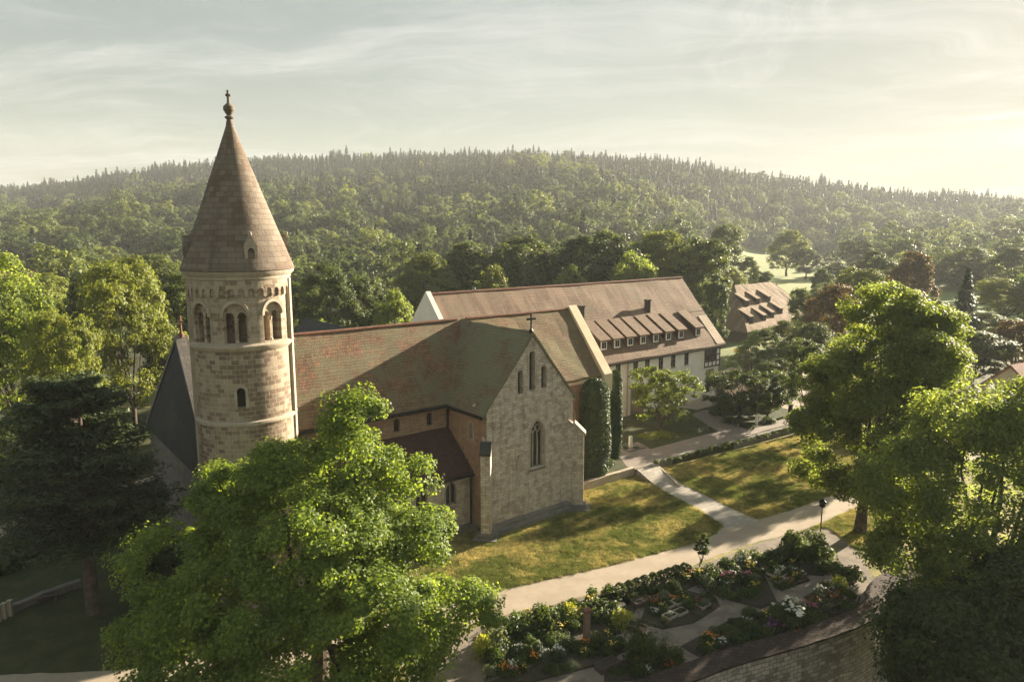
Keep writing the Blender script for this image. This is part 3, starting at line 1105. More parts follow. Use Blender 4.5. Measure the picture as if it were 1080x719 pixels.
mb = MB()
arch_prism(mb, (-5.39, 2.5), math.pi, 0.62, 8.6, 10.35, -0.36, -0.49, True)
mb.build('transept_window', M['glass'], church)
mb = MB()
arch_ring(mb, (-5.39, 2.5), math.pi, 0.64, 8.6, 10.37, 0.16, 0.04, -0.1, True)
mb.build('window_surround', M['trim'], church)
# stepped plinth
mb = MB()
mb.prism([(-5.2, 0.003, -0.3), (-5.2, -0.5, -0.3), (-5.2, -0.5, 0.3), (-5.2, -0.28, 0.42), (-5.2, -0.28, 0.75), (-5.2, 0.003, 0.95)], (10.4, 0, 0))
mb.build('plinth', M['greystone'], church)
mb = MB()
mb.box(-5.75, -5.393, 1.0, 2.4, -0.3, 0.45)
mb.build('plinth', M['greystone'], church)
# relief stone
mb = MB()
mb.box(-1.95, -1.3, -0.22, -0.003, 5.55, 6.35)
mb.box(-1.85, -1.4, -0.20, -0.003, 6.35, 6.75)
mb.lathe([(0.05, 6.7), (0.17, 6.8), (0.15, 7.0), (0.05, 7.1)], -1.62, -0.16, 8)
mb.build('carved_relief', M['trim'], church)


def buttress(cx, cy, ang, length, w, z_out, z_in):
    """buttress leaving the corner (cx,cy) in direction ang"""
    d = Vector((math.cos(ang), math.sin(ang), 0))
    n = Vector((-d.y, d.x, 0))
    c = Vector((cx, cy, 0))

    def prof(r0, r1, z0, za, zb):
        return [(r0, z0), (r1, z0), (r1, zb), (r0, za)]
    mb = MB()
    mb.prism([c + d * r - n * w / 2 + Vector((0, 0, z)) for r, z in prof(-0.4, length, -0.3, z_in, z_out)], n * w)
    o = mb.build('buttress', M['gable'], church)
    sl = (z_in - z_out) / (length + 0.38)
    o2 = MB()
    o2.prism([c + d * r - n * (w / 2 + 0.08) + Vector((0, 0, z)) for r, z in
              [(0.42, z_in - 0.2 - 0.62 * sl), (length + 0.18, z_out - 0.12), (length + 0.18, z_out + 0.12), (0.42, z_in + 0.12 - 0.62 * sl)]], n * (w + 0.16))
    o2.build('buttress_cap', M['slate'] if ang < -1.8 else M['trim'], o)
    o3 = MB()
    o3.prism([c + d * r - n * (w / 2 + 0.22) + Vector((0, 0, z)) for r, z in [(-0.3, -0.3), (length + 0.28, -0.3), (length + 0.28, 0.55), (-0.3, 0.55)]], n * (w + 0.44))
    o3.prism([c + d * r - n * (w / 2 + 0.6) + Vector((0, 0, z)) for r, z in [(-0.6, -0.3), (length + 0.7, -0.3), (length + 0.7, 0.16), (-0.6, 0.16)]], n * (w + 1.2))
    o3.build('buttress_foot', M['greystone'], o)


buttress(-5.25, 0.15, math.radians(-135), 1.05, 0.9, 8.1, 9.7)
buttress(5.25, 0.15, math.radians(-45), 1.35, 1.0, 7.9, 9.6)

# south aisle with lean-to roof
cut = MB()
arch_prism(cut, (-7.7, 2.5), -math.pi / 2, 1.15, 2.9, 5.05, 0.3, -0.45, True)
arch_prism(cut, (-10.9, 2.5), -math.pi / 2, 1.15, 2.9, 5.05, 0.3, -0.45, True)
arch_prism(cut, (-14.1, 2.5), -math.pi / 2, 1.15, 2.9, 5.05, 0.3, -0.45, True)
mb = MB()
mb.prism([(-24, 2.5, -0.3), (-24, 6.25, -0.3), (-24, 6.25, 8.7), (-24, 2.5, 5.5)], (18.55, 0, 0))
mb.build('aisle_wall', M['gable'], church, cuts=cut)
for x in (-7.7, -10.9, -14.1):
    mb = MB()
    arch_prism(mb, (x, 2.5), -math.pi / 2, 1.15, 2.9, 5.05, -0.3, -0.44, True)
    w_ = mb.build('aisle_window', M['glass'], church)
    mb = MB()
    mb.box(x - 0.04, x + 0.04, 2.66, 2.79, 2.92, 4.9)
    mb.build('mullion', M['trim'], w_)
    mb = MB()
    arch_ring(mb, (x, 2.5), -math.pi / 2, 1.17, 2.9, 5.07, 0.15, 0.04, -0.1, True)
    mb.box(x - 0.8, x + 0.8, 2.36, 2.6, 2.68, 2.88)
    mb.build('window_surround', M['trim'], w_)
mb = MB()
mb.prism([(-24, 6.27, 9.1), (-24, 2.1, 5.72), (-24, 2.1, 5.5), (-24, 6.27, 8.85)], (18.58, 0, 0))
o = mb.build('aisle_roof', M['roof_red'], church)
bump_roof(o, 0.02)
mb = MB()
mb.box(-24, -5.43, 1.86, 2.08, 5.3, 5.5)
mb.build('gutter', M['iron'], church)
mb = MB()
mb.box(-24, -5.75, 2.15, 2.497, -0.3, 0.5)
mb.build('plinth', M['greystone'], church)
mb = MB()
mb.tube([(-5.62, 5.7, 11.2), (-5.62, 6.1, 10.8), (-5.62, 6.12, 9.0)], [0.1] * 3, 8)
mb.build('downpipe', M['iron'], church)
mb = MB()
mb.tube([(-5.62, 2.25, 5.3), (-5.62, 2.3, 0.2)], [0.09] * 2, 8)
mb.build('downpipe', M['iron'], church)

# choir
cut = MB()
arch_prism(cut, (10.6, 6.3), -math.pi / 2, 1.9, 2.8, 8.2, 0.3, -0.5, False)
mb = MB()
mb.prism([(5.0, 6.3, -0.3), (5.0, NY + 5.4, -0.3), (5.0, NY + 5.4, 11.8), (5.0, NY, 18.25), (5.0, 6.3, 11.8)], (10.4, 0, 0))
mb.build('choir_wall', M['rubble'], church, cuts=cut)
mb = MB()
mb.box(5.4, 15.4, 6.05, 6.297, 10.95, 11.55)
mb.build('choir_cornice', M['creamplaster'], church)
mb = MB()
arch_prism(mb, (10.6, 6.3), -math.pi / 2, 1.9, 2.8, 8.2, -0.3, -0.49)
w_ = mb.build('choir_window', M['glass'], church)
mb = MB()
arch_ring(mb, (10.6, 6.3), -math.pi / 2, 1.92, 2.8, 8.22, 0.25, 0.06, -0.1)
mb.build('window_surround', M['trim'], w_)
mb = MB()
roof_slab(mb, 'x', NY, 5.79, 11.6, 18.7, 0.006, 15.5)
o = mb.build('choir_roof', M['roof_choir'], church)
bump_roof(o, 0.05)
mb = MB()
mb.tube([(0.6, NY, 18.78), (8, NY, 18.74), (15.4, NY, 18.78)], [0.15] * 3, 8)
mb.build('ridge_tiles', M['ridge'], church, smooth=True)
mb = MB()
mb.prism([(15.55, 5.5, 9.6), (15.55, 5.5, 11.7), (15.55, NY, 19.15), (15.55, 17.9, 11.7), (15.55, 17.9, -0.3), (15.55, 6.25, -0.3), (15.55, 6.25, 9.6)], (1.3, 0, 0))
mb.build('choir_gable', M['creamplaster'], church)

# tower
TX, TY = -25.59, 3.5
TFACE = math.radians(-107.1)
NT = 96
cut = MB()
arch_prism(cut, (TX + 3.8 * math.cos(TFACE - 0.10), TY + 3.8 * math.sin(TFACE - 0.10)), TFACE - 0.10, 0.62, 15.6, 17.0, 0.4, -0.7)
mb = MB()
mb.lathe([(3.95, -0.4), (3.86, 14.25), (3.86, 14.3)], TX, TY, NT)
tower = mb.build('round_tower', M['tower'], church, smooth=True, cyl=(TX, TY, 3.85))
mb = MB()
mb.lathe([(3.79, 14.31), (3.76, 19.85)], TX, TY, NT)
mb.build('shaft', M['tower'], tower, smooth=True, cuts=cut, cyl=(TX, TY, 3.8))
mb = MB()
mb.lathe([(3.6, 14.18), (3.98, 14.2), (4.03, 14.32), (3.98, 14.46), (3.6, 14.6)], TX, TY, NT)
mb.build('string_course', M['trim'], tower, smooth=True, cyl=(TX, TY, 3.8))
mb = MB()
mb.lathe([(3.6, 19.55), (3.84, 19.6), (4.02, 19.82), (4.04, 19.98), (3.7, 20.14), (3.2, 20.15)], TX, TY, NT)
mb.build('string_course', M['trim'], tower, smooth=True, cyl=(TX, TY, 3.8))
# slit window of the shaft
a_ = TFACE - 0.10
mb = MB()
arch_prism(mb, (TX + 3.8 * math.cos(a_), TY + 3.8 * math.sin(a_)), a_, 0.6, 15.6, 17.0, -0.45, -0.6)
mb.build('slit_window', M['void'], tower)
mb = MB()
arch_ring(mb, (TX + 3.8 * math.cos(a_), TY + 3.8 * math.sin(a_)), a_, 0.64, 15.5, 17.05, 0.2, 0.06, -0.3)
mb.build('window_surround', M['trim'], tower)
# belfry: hollow drum with eight twin openings under round blind arches
cut = MB()
for k in range(8):
    a = TFACE + math.radians(-7 + 46 * k if k < 4 else -7 - 45 * (8 - k))
    px_, py_ = TX + 3.76 * math.cos(a), TY + 3.76 * math.sin(a)
    arch_prism(cut, (px_, py_), a, 1.75, 20.2, 23.0, 0.5, -0.32)
    ux, uy = -math.sin(a), math.cos(a)
    for s in (-0.44, 0.44):
        arch_prism(cut, (px_ + ux * s, py_ + uy * s), a, 0.62, 20.2, 22.35, 0.5, -1.6)
mb = MB()
mb.lathe([(3.74, 20.1), (3.72, 24.6)], TX, TY, NT)
mb.build('belfry', M['belfry'], tower, smooth=True, cuts=cut, cyl=(TX, TY, 3.75))
for k in range(8):
    a = TFACE + math.radians(-7 + 46 * k if k < 4 else -7 - 45 * (8 - k))
    mb = MB()
    c_ = (TX + 3.32 * math.cos(a), TY + 3.32 * math.sin(a))
    mb.lathe([(0.19, 20.16), (0.19, 20.3), (0.11, 20.42), (0.10, 21.55), (0.15, 21.68), (0.22, 21.95)], *c_, 12)
    mb.build('belfry_column', M['trim'], tower, smooth=True)
    mb = MB()
    pw = (TX + 3.76 * math.cos(a), TY + 3.76 * math.sin(a))
    arch_ring(mb, pw, a, 1.78, 22.1, 23.02, 0.22, 0.05, -0.12)
    mb.build('arch_moulding', M['trim'], tower)
# arched frieze and cornice
cut = MB()
for k in range(34):
    a = 2 * math.pi * k / 34
    arch_prism(cut, (TX + 3.9 * math.cos(a), TY + 3.9 * math.sin(a)), a, 0.46, 23.2, 24.05, 0.5, -0.165)
mb = MB()
mb.lathe([(3.2, 23.45), (3.92, 23.45), (3.92, 24.62), (3.2, 24.62)], TX, TY, 136, cap=False)
mb.f.append(tuple())
mb.f.pop()
n_ = 136
mb.f += [(k, (k + 1) % n_, 3 * n_ + (k + 1) % n_, 3 * n_ + k) for k in range(n_)]
mb.build('arched_frieze', M['belfry'], tower, smooth=True, cuts=cut, cyl=(TX, TY, 3.9))
mb = MB()
mb.lathe([(3.5, 24.63), (3.98, 24.65), (4.02, 24.85), (4.25, 25.05), (4.3, 25.22), (4.0, 25.32)], TX, TY, NT)
mb.build('cornice', M['trim'], tower, smooth=True, cyl=(TX, TY, 4.0))
# lesenes
for al in (74, -86, 14, -30):
    a = TFACE + math.radians(al)
    if al in (74, -86):
        mb = MB()
        d = Vector((math.cos(a), math.sin(a), 0))
        u = Vector((-d.y, d.x, 0))
        c_ = Vector((TX, TY, 0)) + d * 3.6
        mb.prism([c_ - u * 0.3, c_ + u * 0.3, c_ + u * 0.3 + d * 0.42, c_ - u * 0.3 + d * 0.42], (0, 0, 24.6))
        mb.build('pilaster_strip', M['trim'], tower)
tower.scale = (0.91, 0.91, 1.0)
tower.location = (TX * 0.09 + 0.15, TY * 0.09, 0)
# spire
mb = MB()
prof = []
for i in range(14):
    t = i / 13
    prof.append((4.18 * (1 - t) ** 1.02 * 1.0 + 0.18, 25.3 + (35.75 - 25.3) * t))
mb.lathe(prof, TX, TY, 72)
spire = mb.build('spire', M['spire'], tower, smooth=True, cyl=(TX, TY, 2.4))
mb = MB()
mb.lathe([(0.3, 35.5), (0.2, 35.9), (0.34, 35.98), (0.34, 36.08), (0.16, 36.16), (0.26, 36.3), (0.42, 36.55), (0.40, 36.78), (0.18, 36.98), (0.11, 37.05), (0.09, 37.9)], TX, TY, 16)
ca, sa = math.cos(TFACE + math.pi / 2), math.sin(TFACE + math.pi / 2)
for dx in (-0.12, 0.0, 0.12):
    mb.lathe([(0.03, 37.46), (0.08, 37.5), (0.08, 37.6), (0.03, 37.66)], TX + dx * ca, TY + dx * sa, 8)
mb.build('finial', M['spire'], tower, smooth=True)
for al in (14, 104, 194, 284):
    a = TFACE + math.radians(al)
    d = Vector((math.cos(a), math.sin(a), 0))
    u = Vector((-d.y, d.x, 0))
    c_ = Vector((TX, TY, 0)) + d * 4.0
    cut = MB()
    arch_prism(cut, c_[:2], a, 0.52, 25.5, 26.85, 0.3, -0.6)
    mb = MB()
    mb.prism([c_ - u * 0.48 + Vector((0, 0, 25.33)), c_ + u * 0.48 + Vector((0, 0, 25.33)), c_ + u * 0.48 + Vector((0, 0, 26.95)), c_ + Vector((0, 0, 27.75)), c_ - u * 0.48 + Vector((0, 0, 26.95))], d * -1.5)
    mb.build('spire_dormer', M['spire'] if al != 14 else M['trim'], tower, cuts=cut)
    mb = MB()
    arch_prism(mb, c_[:2], a, 0.5, 25.5, 26.85, -0.4, -0.55)
    mb.build('dormer_opening', M['void'], tower)
    mb = MB()
    q_ = c_ + d * 0.06 + Vector((0, 0, 27.7))
    mb.lathe([(0.08, q_.z), (0.13, q_.z + 0.12), (0.03, q_.z + 0.3)], q_.x, q_.y, 8)
    mb.build('dormer_knob', M['trim'], tower)

# ------------------------------------------------------------------ convent building
OX, OY = 32.0, 23.5
conv = frame_obj('convent_building', OX, OY, 'long white plastered convent house with brown tiled roof and row of dormers', 'house')
cmb = lambda: MB((OX, OY, 0))
wins = [(32.43, 8.0), (36.2, 7.9), (38.8, 7.9), (41.95, 7.9), (44.9, 7.9), (48.2, 7.9)]
cut = cmb()
for x, z in wins + [(27.5, 8.0)]:
    cut.box(x - 0.55, x + 0.55, 18.7, 19.22, z - 1.0, z + 1.0)
cut.box(53.4, 55.6, 18.7, 19.25, 3.4, 5.4)
cut.box(35.2, 38.4, 18.7, 19.35, 0.8, 5.4)
mb = cmb()
mb.prism([(6.3, 19, 0), (6.3, 37, 0), (6.3, 37, 9.2), (6.3, 28, 19.45), (6.3, 19, 9.2)], (50.4, 0, 0))
mb.build('wall', M['plaster'], conv, cuts=cut)
mb = cmb()
mb.prism([(5.6, 18.5, 8.6), (5.6, 18.5, 9.9), (5.6, 28, 20.3), (5.6, 37.5, 9.9), (5.6, 37.5, 0), (5.6, 18.98, 0), (5.6, 18.98, 8.6)], (0.695, 0, 0))
mb.build('gable', M['plaster'], conv)
for x, z in wins + [(27.5, 8.0)]:
    mb = cmb()
    mb.box(x - 0.54, x + 0.54, 19.14, 19.21, z - 0.99, z + 0.99)
    w_ = mb.build('window', M['glass'], conv)
    mb = cmb()
    for xx in (-0.54, 0.0, 0.54):
        mb.box(x + xx - 0.05, x + xx + 0.05, 19.06, 19.138, z - 0.98, z + 0.98)
    mb.box(x - 0.5, x + 0.5, 19.07, 19.135, z + 0.3, z + 0.38)
    mb.build('window_frame', M['greystone'], w_)
    mb = cmb()
    mb.box(x - 0.65, x + 0.65, 18.88, 18.997, z - 1.12, z - 1.01)
    mb.build('window_sill', M['trim'], w_)
mb = cmb()
mb.box(53.42, 55.58, 19.12, 19.24, 3.42, 5.38)
w_ = mb.build('window', M['greystone'], conv)
mb = cmb()
for xx in (53.45, 54.15, 54.85, 55.5):
    mb.box(xx - 0.05, xx + 0.05, 19.03, 19.118, 3.43, 5.37)
mb.box(53.45, 55.55, 19.04, 19.116, 4.35, 4.45)
mb.build('window_frame', M['trim'], w_)
mb = cmb()
mb.box(35.21, 38.39, 19.2, 19.34, 0.81, 5.39)
mb.build('porch_recess', M['rubble'], conv)
# half timbered bay
mb = cmb()
mb.box(52.5, 56.72, 18.72, 18.997, 5.95, 8.95)
bay = mb.build('half_timbered_bay', M['plaster'], conv)
mb = cmb()
for x in (52.52, 53.5, 54.55, 55.6, 56.55):
    mb.box(x - 0.1, x + 0.1, 18.66, 18.717, 5.96, 8.94)
for z in (5.98, 6.85, 7.85, 8.86):
    mb.box(52.45, 56.7, 18.64, 18.714, z - 0.1, z + 0.1)
mb.build('timber_frame', M['darkwood'], bay)
mb = cmb()
for x in (53.05, 54.05, 55.1):
    mb.box(x - 0.36, x + 0.36, 18.69, 18.716, 6.98, 8.72)
mb.build('bay_glazing', M['glass'], bay)
# roof
mb = cmb()
mb.prism([(6.25, 23.25, 14.50), (6.25, 28, 19.9), (6.25, 37.5, 9.35), (6.25, 37.5, 9.05), (6.25, 28, 19.5), (6.25, 23.25, 14.18)], (51.6, 0, 0))
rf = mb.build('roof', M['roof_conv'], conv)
bump_roof(rf, 0.05, 14)
mb = cmb()
mb.prism([(6.25, 18.5, 9.38), (6.25, 23.4, 14.58), (6.25, 23.4, 14.2), (6.25, 18.5, 9.08)], (51.6, 0, 0))
lf = mb.build('eaves_roof', M['roof_convlow'], conv)
bump_roof(lf, 0.05, 14)
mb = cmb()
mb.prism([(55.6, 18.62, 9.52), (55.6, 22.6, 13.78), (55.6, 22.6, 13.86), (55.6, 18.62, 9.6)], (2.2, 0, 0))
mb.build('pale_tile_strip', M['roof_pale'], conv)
mb = cmb()
mb.tube([(6.3, 28, 19.95), (32, 28, 19.9), (57.8, 28, 19.97)], [0.17] * 3, 8)
mb.build('ridge_tiles', M['ridge'], conv, smooth=True)
mb = cmb()
mb.box(16.5, 57.6, 18.28, 18.48, 8.95, 9.15)
mb.build('gutter', M['iron'], conv)
for x in (29.64, 44.3):
    mb = cmb()
    mb.box(x - 0.35, x + 0.35, 23.7, 24.4, 14.6, 17.0)
    mb.box(x - 0.43, x + 0.43, 23.62, 24.48, 17.003, 17.2)
    mb.build('chimney', M['darkwood'], conv)
mb = cmb()
mb.tube([(34.26, 18.8, 9.0), (34.26, 18.85, 0.8)], [0.1] * 2, 8)
mb.build('downpipe', M['rubble'], conv)
for x in (30.29, 33.04, 35.87, 38.74, 41.69, 44.67, 47.77, 52.16):
    mb = cmb()
    mb.prism([(x - 0.75, 23.3, 14.3), (x - 0.75, 20.0, 12.55), (x - 0.75, 20.0, 10.9)], (1.5, 0, 0))
    d_ = mb.build('dormer', M['roof_red'], conv)
    mb = cmb()
    mb.prism([(x - 1.12, 23.5, 14.75), (x - 1.12, 19.55, 12.35), (x - 1.12, 19.55, 12.58), (x - 1.12, 23.5, 14.95)], (2.24, 0, 0))
    mb.build('dormer_roof', M['roof_convlow'], d_)
    mb = cmb()
    mb.box(x - 0.6, x + 0.6, 19.9, 19.997, 11.1, 12.38)
    mb.build('dormer_front', M['whitepaint'], d_)
    mb = cmb()
    mb.box(x - 0.42, x - 0.04, 19.87, 19.898, 11.3, 12.2)
    mb.box(x + 0.04, x + 0.42, 19.87, 19.898, 11.3, 12.2)
    mb.build('dormer_window', M['glass'], d_)
# low annex roof between church and convent (dark roof glimpsed over the nave ridge)
ann = frame_obj('cloister_wing', -4, 30, 'dark roofed cloister wing between the nave ridge and the white gable', 'house')
mb = MB((-4, 30, 0))
mb.prism([(-9, 18, 0), (1.0, 18, 0), (1.0, 18, 9.5), (-4.0, 18, 15.6), (-9, 18, 9.5)], (0, 26, 0))
mb.build('wall', M['plaster'], ann)
mb = MB((-4, 30, 0))
roof_slab(mb, 'y', -4.0, 5.5, 9.3, 16.1, 17.5, 44.5)
mb.build('roof', M['slate'], ann)

# ------------------------------------------------------------------ barn with small dormers
BR = math.radians(40)
barn = empty('tiled_barn', (60.2, 190.0, 0.4), BR, 'big brown hipped barn with steep tiled roof and rows of tiny dormers among trees', 'barn')
mb = MB()
mb.box(-9.4, 21.5, -10.2, 10.2, -1, 2.4)
mb.build('wall', M['barnwood'], barn)
mb = MB()
mb.prism([(21.0, -10.2, 2.4), (21.0, 10.2, 2.4), (21.0, 3.3, 9.4), (21.0, -3.3, 9.4)], (0.5, 0, 0))
mb.build('gable', M['barnwood'], barn)
mb = MB()
E_, RZ = 2.5, 13.05
for t_ in (0.0, -0.3):
    b_ = len(mb.v)
    mb.add([(-10.4, -10.9, E_ + t_), (22.4, -10.9, E_ + t_), (22.4, -3.4, 9.76 + t_), (19.0, 0, RZ + t_), (0, 0, RZ + t_), (22.4, 3.4, 9.76 + t_), (22.4, 10.9, E_ + t_), (-10.4, 10.9, E_ + t_)],
           [(0, 1, 2, 3, 4), (4, 3, 5, 6, 7), (7, 0, 4), (2, 5, 3)])
for i_, j_ in ((0, 1), (1, 2), (2, 5), (5, 6), (6, 7), (7, 0)):
    mb.f.append((i_, j_, j_ + 8, i_ + 8))
rf_ = mb.build('roof', M['roof_barn'], barn)
bump_roof(rf_, 0.06, 12)
for x, y in ((-2.3, -4.9), (3.4, -4.7), (9.3, -4.5), (-6.0, -8.6), (0.2, -8.7), (4.9, -8.3), (10.3, -7.7)):
    zt = 13.05 + y * (10.55 / 10.9)
    mb = MB()
    mb.prism([(x - 0.8, y + 2.6, zt + 2.3), (x - 0.8, y - 0.5, zt + 1.05), (x - 0.8, y - 0.5, zt - 0.6)], (1.6, 0, 0))
    d_ = mb.build('dormer', M['darkwood'], barn)
    mb = MB()
    mb.prism([(x - 0.95, y + 2.9, zt + 2.72), (x - 0.95, y - 0.75, zt + 1.0), (x - 0.95, y - 0.75, zt + 1.18), (x - 0.95, y + 2.9, zt + 2.9)], (1.9, 0, 0))
    mb.build('dormer_roof', M['roof_barn'], d_)


def small_house(x, y, rz, w, l, h, hr, label, roofm, wallm):
    z = gz(x, y)
    r = empty('house', (x, y, z), rz, label, 'house')
    mb = MB()
    mb.prism([(-l / 2, -w / 2, -1), (-l / 2, w / 2, -1), (-l / 2, w / 2, h), (-l / 2, 0, h + hr), (-l / 2, -w / 2, h)], (l, 0, 0))
    cut = MB()
    n = max(2, int(l / 3))
    for k in range(n):
        cx_ = -l / 2 + (k + 0.5) * l / n
        cut.box(cx_ - 0.5, cx_ + 0.5, -w / 2 - 0.2, -w / 2 + 0.25, h - 2.0, h - 0.7)
    mb.build('wall', wallm, r, cuts=cut)
    for k in range(n):
        cx_ = -l / 2 + (k + 0.5) * l / n
        mb = MB()
        mb.box(cx_ - 0.49, cx_ + 0.49, -w / 2 + 0.12, -w / 2 + 0.24, h - 1.99, h - 0.71)
        mb.build('window', M['glass'], r)
    mb = MB()
    roof_slab(mb, 'x', 0, w / 2 + 0.5, h - 0.25, h + hr + 0.3, -l / 2 - 0.4, l / 2 + 0.4)
    mb.build('roof', roofm, r)
    return r


small_house(-206, 290, 0.1, 10, 16, 6, 4.5, 'far red roofed house behind the light tree on the left', M['redroof'], M['plaster'])
small_house(-190, 278, 0.2, 8, 13, 5, 3.0, 'far low white house beside the red roofed one', M['greystone'], M['whitepaint'])
small_house(-158, 250, -0.2, 8, 12, 4.5, 4.0, 'far dark roofed house in a gap between the left trees', M['slate'], M['greystone'])
small_house(80.5, 106, 0.5, 9, 14, 4.0, 4.0, 'red roofed house at the right edge behind the big tree', M['redroof'], M['creamplaster'])
sheet('lane', [at(985, 408, -0.1), at(1003, 405, -0.1), at(1000, 380, -0.1), at(1003, 362, -0.1), at(992, 362, -0.1), at(984, 380, -0.1)], 0.03, M['gravel'])
sheet('lane', [at(1050, 418, -0.1), at(1100, 405, -0.1), at(1110, 375, -0.1), at(1085, 380, -0.1), at(1072, 395, -0.1)], 0.03, M['gravel'])


# ------------------------------------------------------------------ foliage
def unit(v):
    return v / np.maximum(np.linalg.norm(v, axis=-1, keepdims=True), 1e-9)


def rand_dirs(rng, n):
    return unit(rng.normal(size=(n, 3)))


def leaf_arrays(rng, C, Nn, size, asp=0.62, fold=0.15):
    """pointed, slightly folded leaves as two triangles-pairs (4 verts each)"""
    n = len(C)
    t = unit(np.cross(Nn, rand_dirs(rng, n)))
    s = np.cross(Nn, t)
    L_ = (size * rng.uniform(0.7, 1.3, n))[:, None]
    k = L_ * asp * 0.5
    lift = Nn * L_ * fold
    V = np.stack([C - t * L_ * 0.5, C + s * k + lift * rng.uniform(0.2, 1, (n, 1)), C + t * L_ * 0.5, C - s * k + lift * rng.uniform(-0.4, 1, (n, 1))], 1).reshape(-1, 3)
    return V


def quad_mesh(name, V, mat):
    n = len(V) // 4
    me = bpy.data.meshes.new(name)
    me.vertices.add(n * 4)
    me.vertices.foreach_set('co', V.astype(np.float32).ravel())
    me.loops.add(n * 4)
    me.loops.foreach_set('vertex_index', np.arange(n * 4, dtype=np.int32))
    me.polygons.add(n)
    me.polygons.foreach_set('loop_start', np.arange(0, n * 4, 4, dtype=np.int32))
    me.update(calc_edges=True)
    me.materials.append(mat)
    return me


def crown_tips(rng, lobes, n_tips, lo=0.72, up=0.0):
    w = np.array([(l[3] * l[4] * l[5]) ** (2 / 3) for l in lobes])
    w /= w.sum()
    tips, outs = [], []
    LC = np.array([l[:3] for l in lobes], float)
    LR = np.array([l[3:6] for l in lobes], float)
    tries = 0
    while len(tips) < n_tips and tries < n_tips * 40:
        tries += 1
        i = rng.choice(len(lobes), p=w)
        d = rand_dirs(rng, 1)[0]
        if d[2] < -0.35 and rng.random() < 0.7:
            continue
        rr = rng.uniform(lo, 1.0)
        p = LC[i] + d * LR[i] * rr
        q = np.linalg.norm((p - LC) / LR, axis=1)
        q[i] = 9
        if q.min() < 0.68:
            continue
        tips.append(p)
        outs.append(unit(d / LR[i]))
    return np.array(tips), np.array(outs)


def crown_leaves(rng, lobes, n_tips, per, tip_r, size, flat=0.65, lo=0.72, asp=0.62):
    T, O = crown_tips(rng, lobes, n_tips, lo)
    n = len(T)
    k = (rng.uniform(0.5, 1.5, n) * per).astype(int)
    idx = np.repeat(np.arange(n), k)
    R = tip_r * rng.uniform(0.6, 1.35, n)
    d = rand_dirs(rng, len(idx))
    r = rng.uniform(0, 1, len(idx)) ** 0.45
    off = d * r[:, None] * R[idx][:, None]
    off[:, 2] *= flat
    C = T[idx] + off
    Nn = unit(0.5 * O[idx] + 0.55 * d + np.array([0, 0, 0.55]) + 0.5 * rng.normal(size=(len(idx), 3)))
    return leaf_arrays(rng, C, Nn, size, asp), T


def limb_mb(rng, base, fork, tips, r0, n_limbs=14):
    mb = MB()
    base = np.array(base, float)
    fork = np.array(fork, float)
    mid = (base + fork) / 2 + rng.normal(size=3) * [0.15, 0.15, 0]
    mb.tube([base - [0, 0, 0.6], base + [0, 0, 0.05], mid, fork], [r0 * 1.5, r0 * 1.25, r0 * 0.95, r0 * 0.8], 10)
    sel = rng.choice(len(tips), min(n_limbs, len(tips)), replace=False)
    for i in sel:
        t = tips[i]
        a = fork * 0.65 + t * 0.35 + rng.normal(size=3) * 0.4
        a[2] -= 0.05 * np.linalg.norm(t - fork)
        b = fork * 0.28 + t * 0.72 + rng.normal(size=3) * 0.4
        mb.tube([fork - [0, 0, 0.4], a, b, t], [r0 * 0.5, r0 * 0.32, r0 * 0.16, 0.03], 6)
    return mb


def make_tree(name, loc, seed, lobes, n_tips, per, tip_r, size, mat, label=None, group=None, r0=0.4, fork=None, n_limbs=14, bark=None, flat=0.65, lo=0.72, asp=0.62, cat='tree'):
    rng = np.random.default_rng(seed)
    V, T = crown_leaves(rng, lobes, n_tips, per, tip_r, size, flat, lo, asp)
    root = empty(name, loc, 0, label, cat, group)
    me = quad_mesh('crown', V, mat)
    o = bpy.data.objects.new('crown', me)
    link(o, root)
    zc = min(l[2] for l in lobes)
    fk = fork or (0, 0, max(1.5, zc * 0.6))
    limb_mb(rng, (0, 0, 0), fk, T, r0, n_limbs).build('trunk', bark or M['bark'], root, smooth=True, uv=False)
    return root


def rand_lobes(rng, h, w, low=0.22, n=9, spread=0.55):
    """crown of height h (ground to top) and width w as a core and surrounding lobes"""
    zc = h * (1 + low) / 2
    hz = h * (1 - low) / 2
    lobes = [(0, 0, zc, w * 0.36, w * 0.36, hz * 0.86)]
    for i in range(n):
        a = 2 * math.pi * (i * 0.618 + rng.uniform(-0.06, 0.06))
        t = rng.uniform(-0.7, 0.75)
        rr = w * 0.5 * spread * math.sqrt(max(0.15, 1 - t * t * 0.8)) * rng.uniform(0.85, 1.15)
        s = w * rng.uniform(0.17, 0.26)
        lobes.append((rr * math.cos(a), rr * math.sin(a), zc + t * hz, s, s, s * rng.uniform(0.8, 1.05)))
    lobes.append((rng.uniform(-0.1, 0.1) * w, rng.uniform(-0.1, 0.1) * w, h - hz * 0.35, w * 0.2, w * 0.2, hz * 0.38))
    return lobes


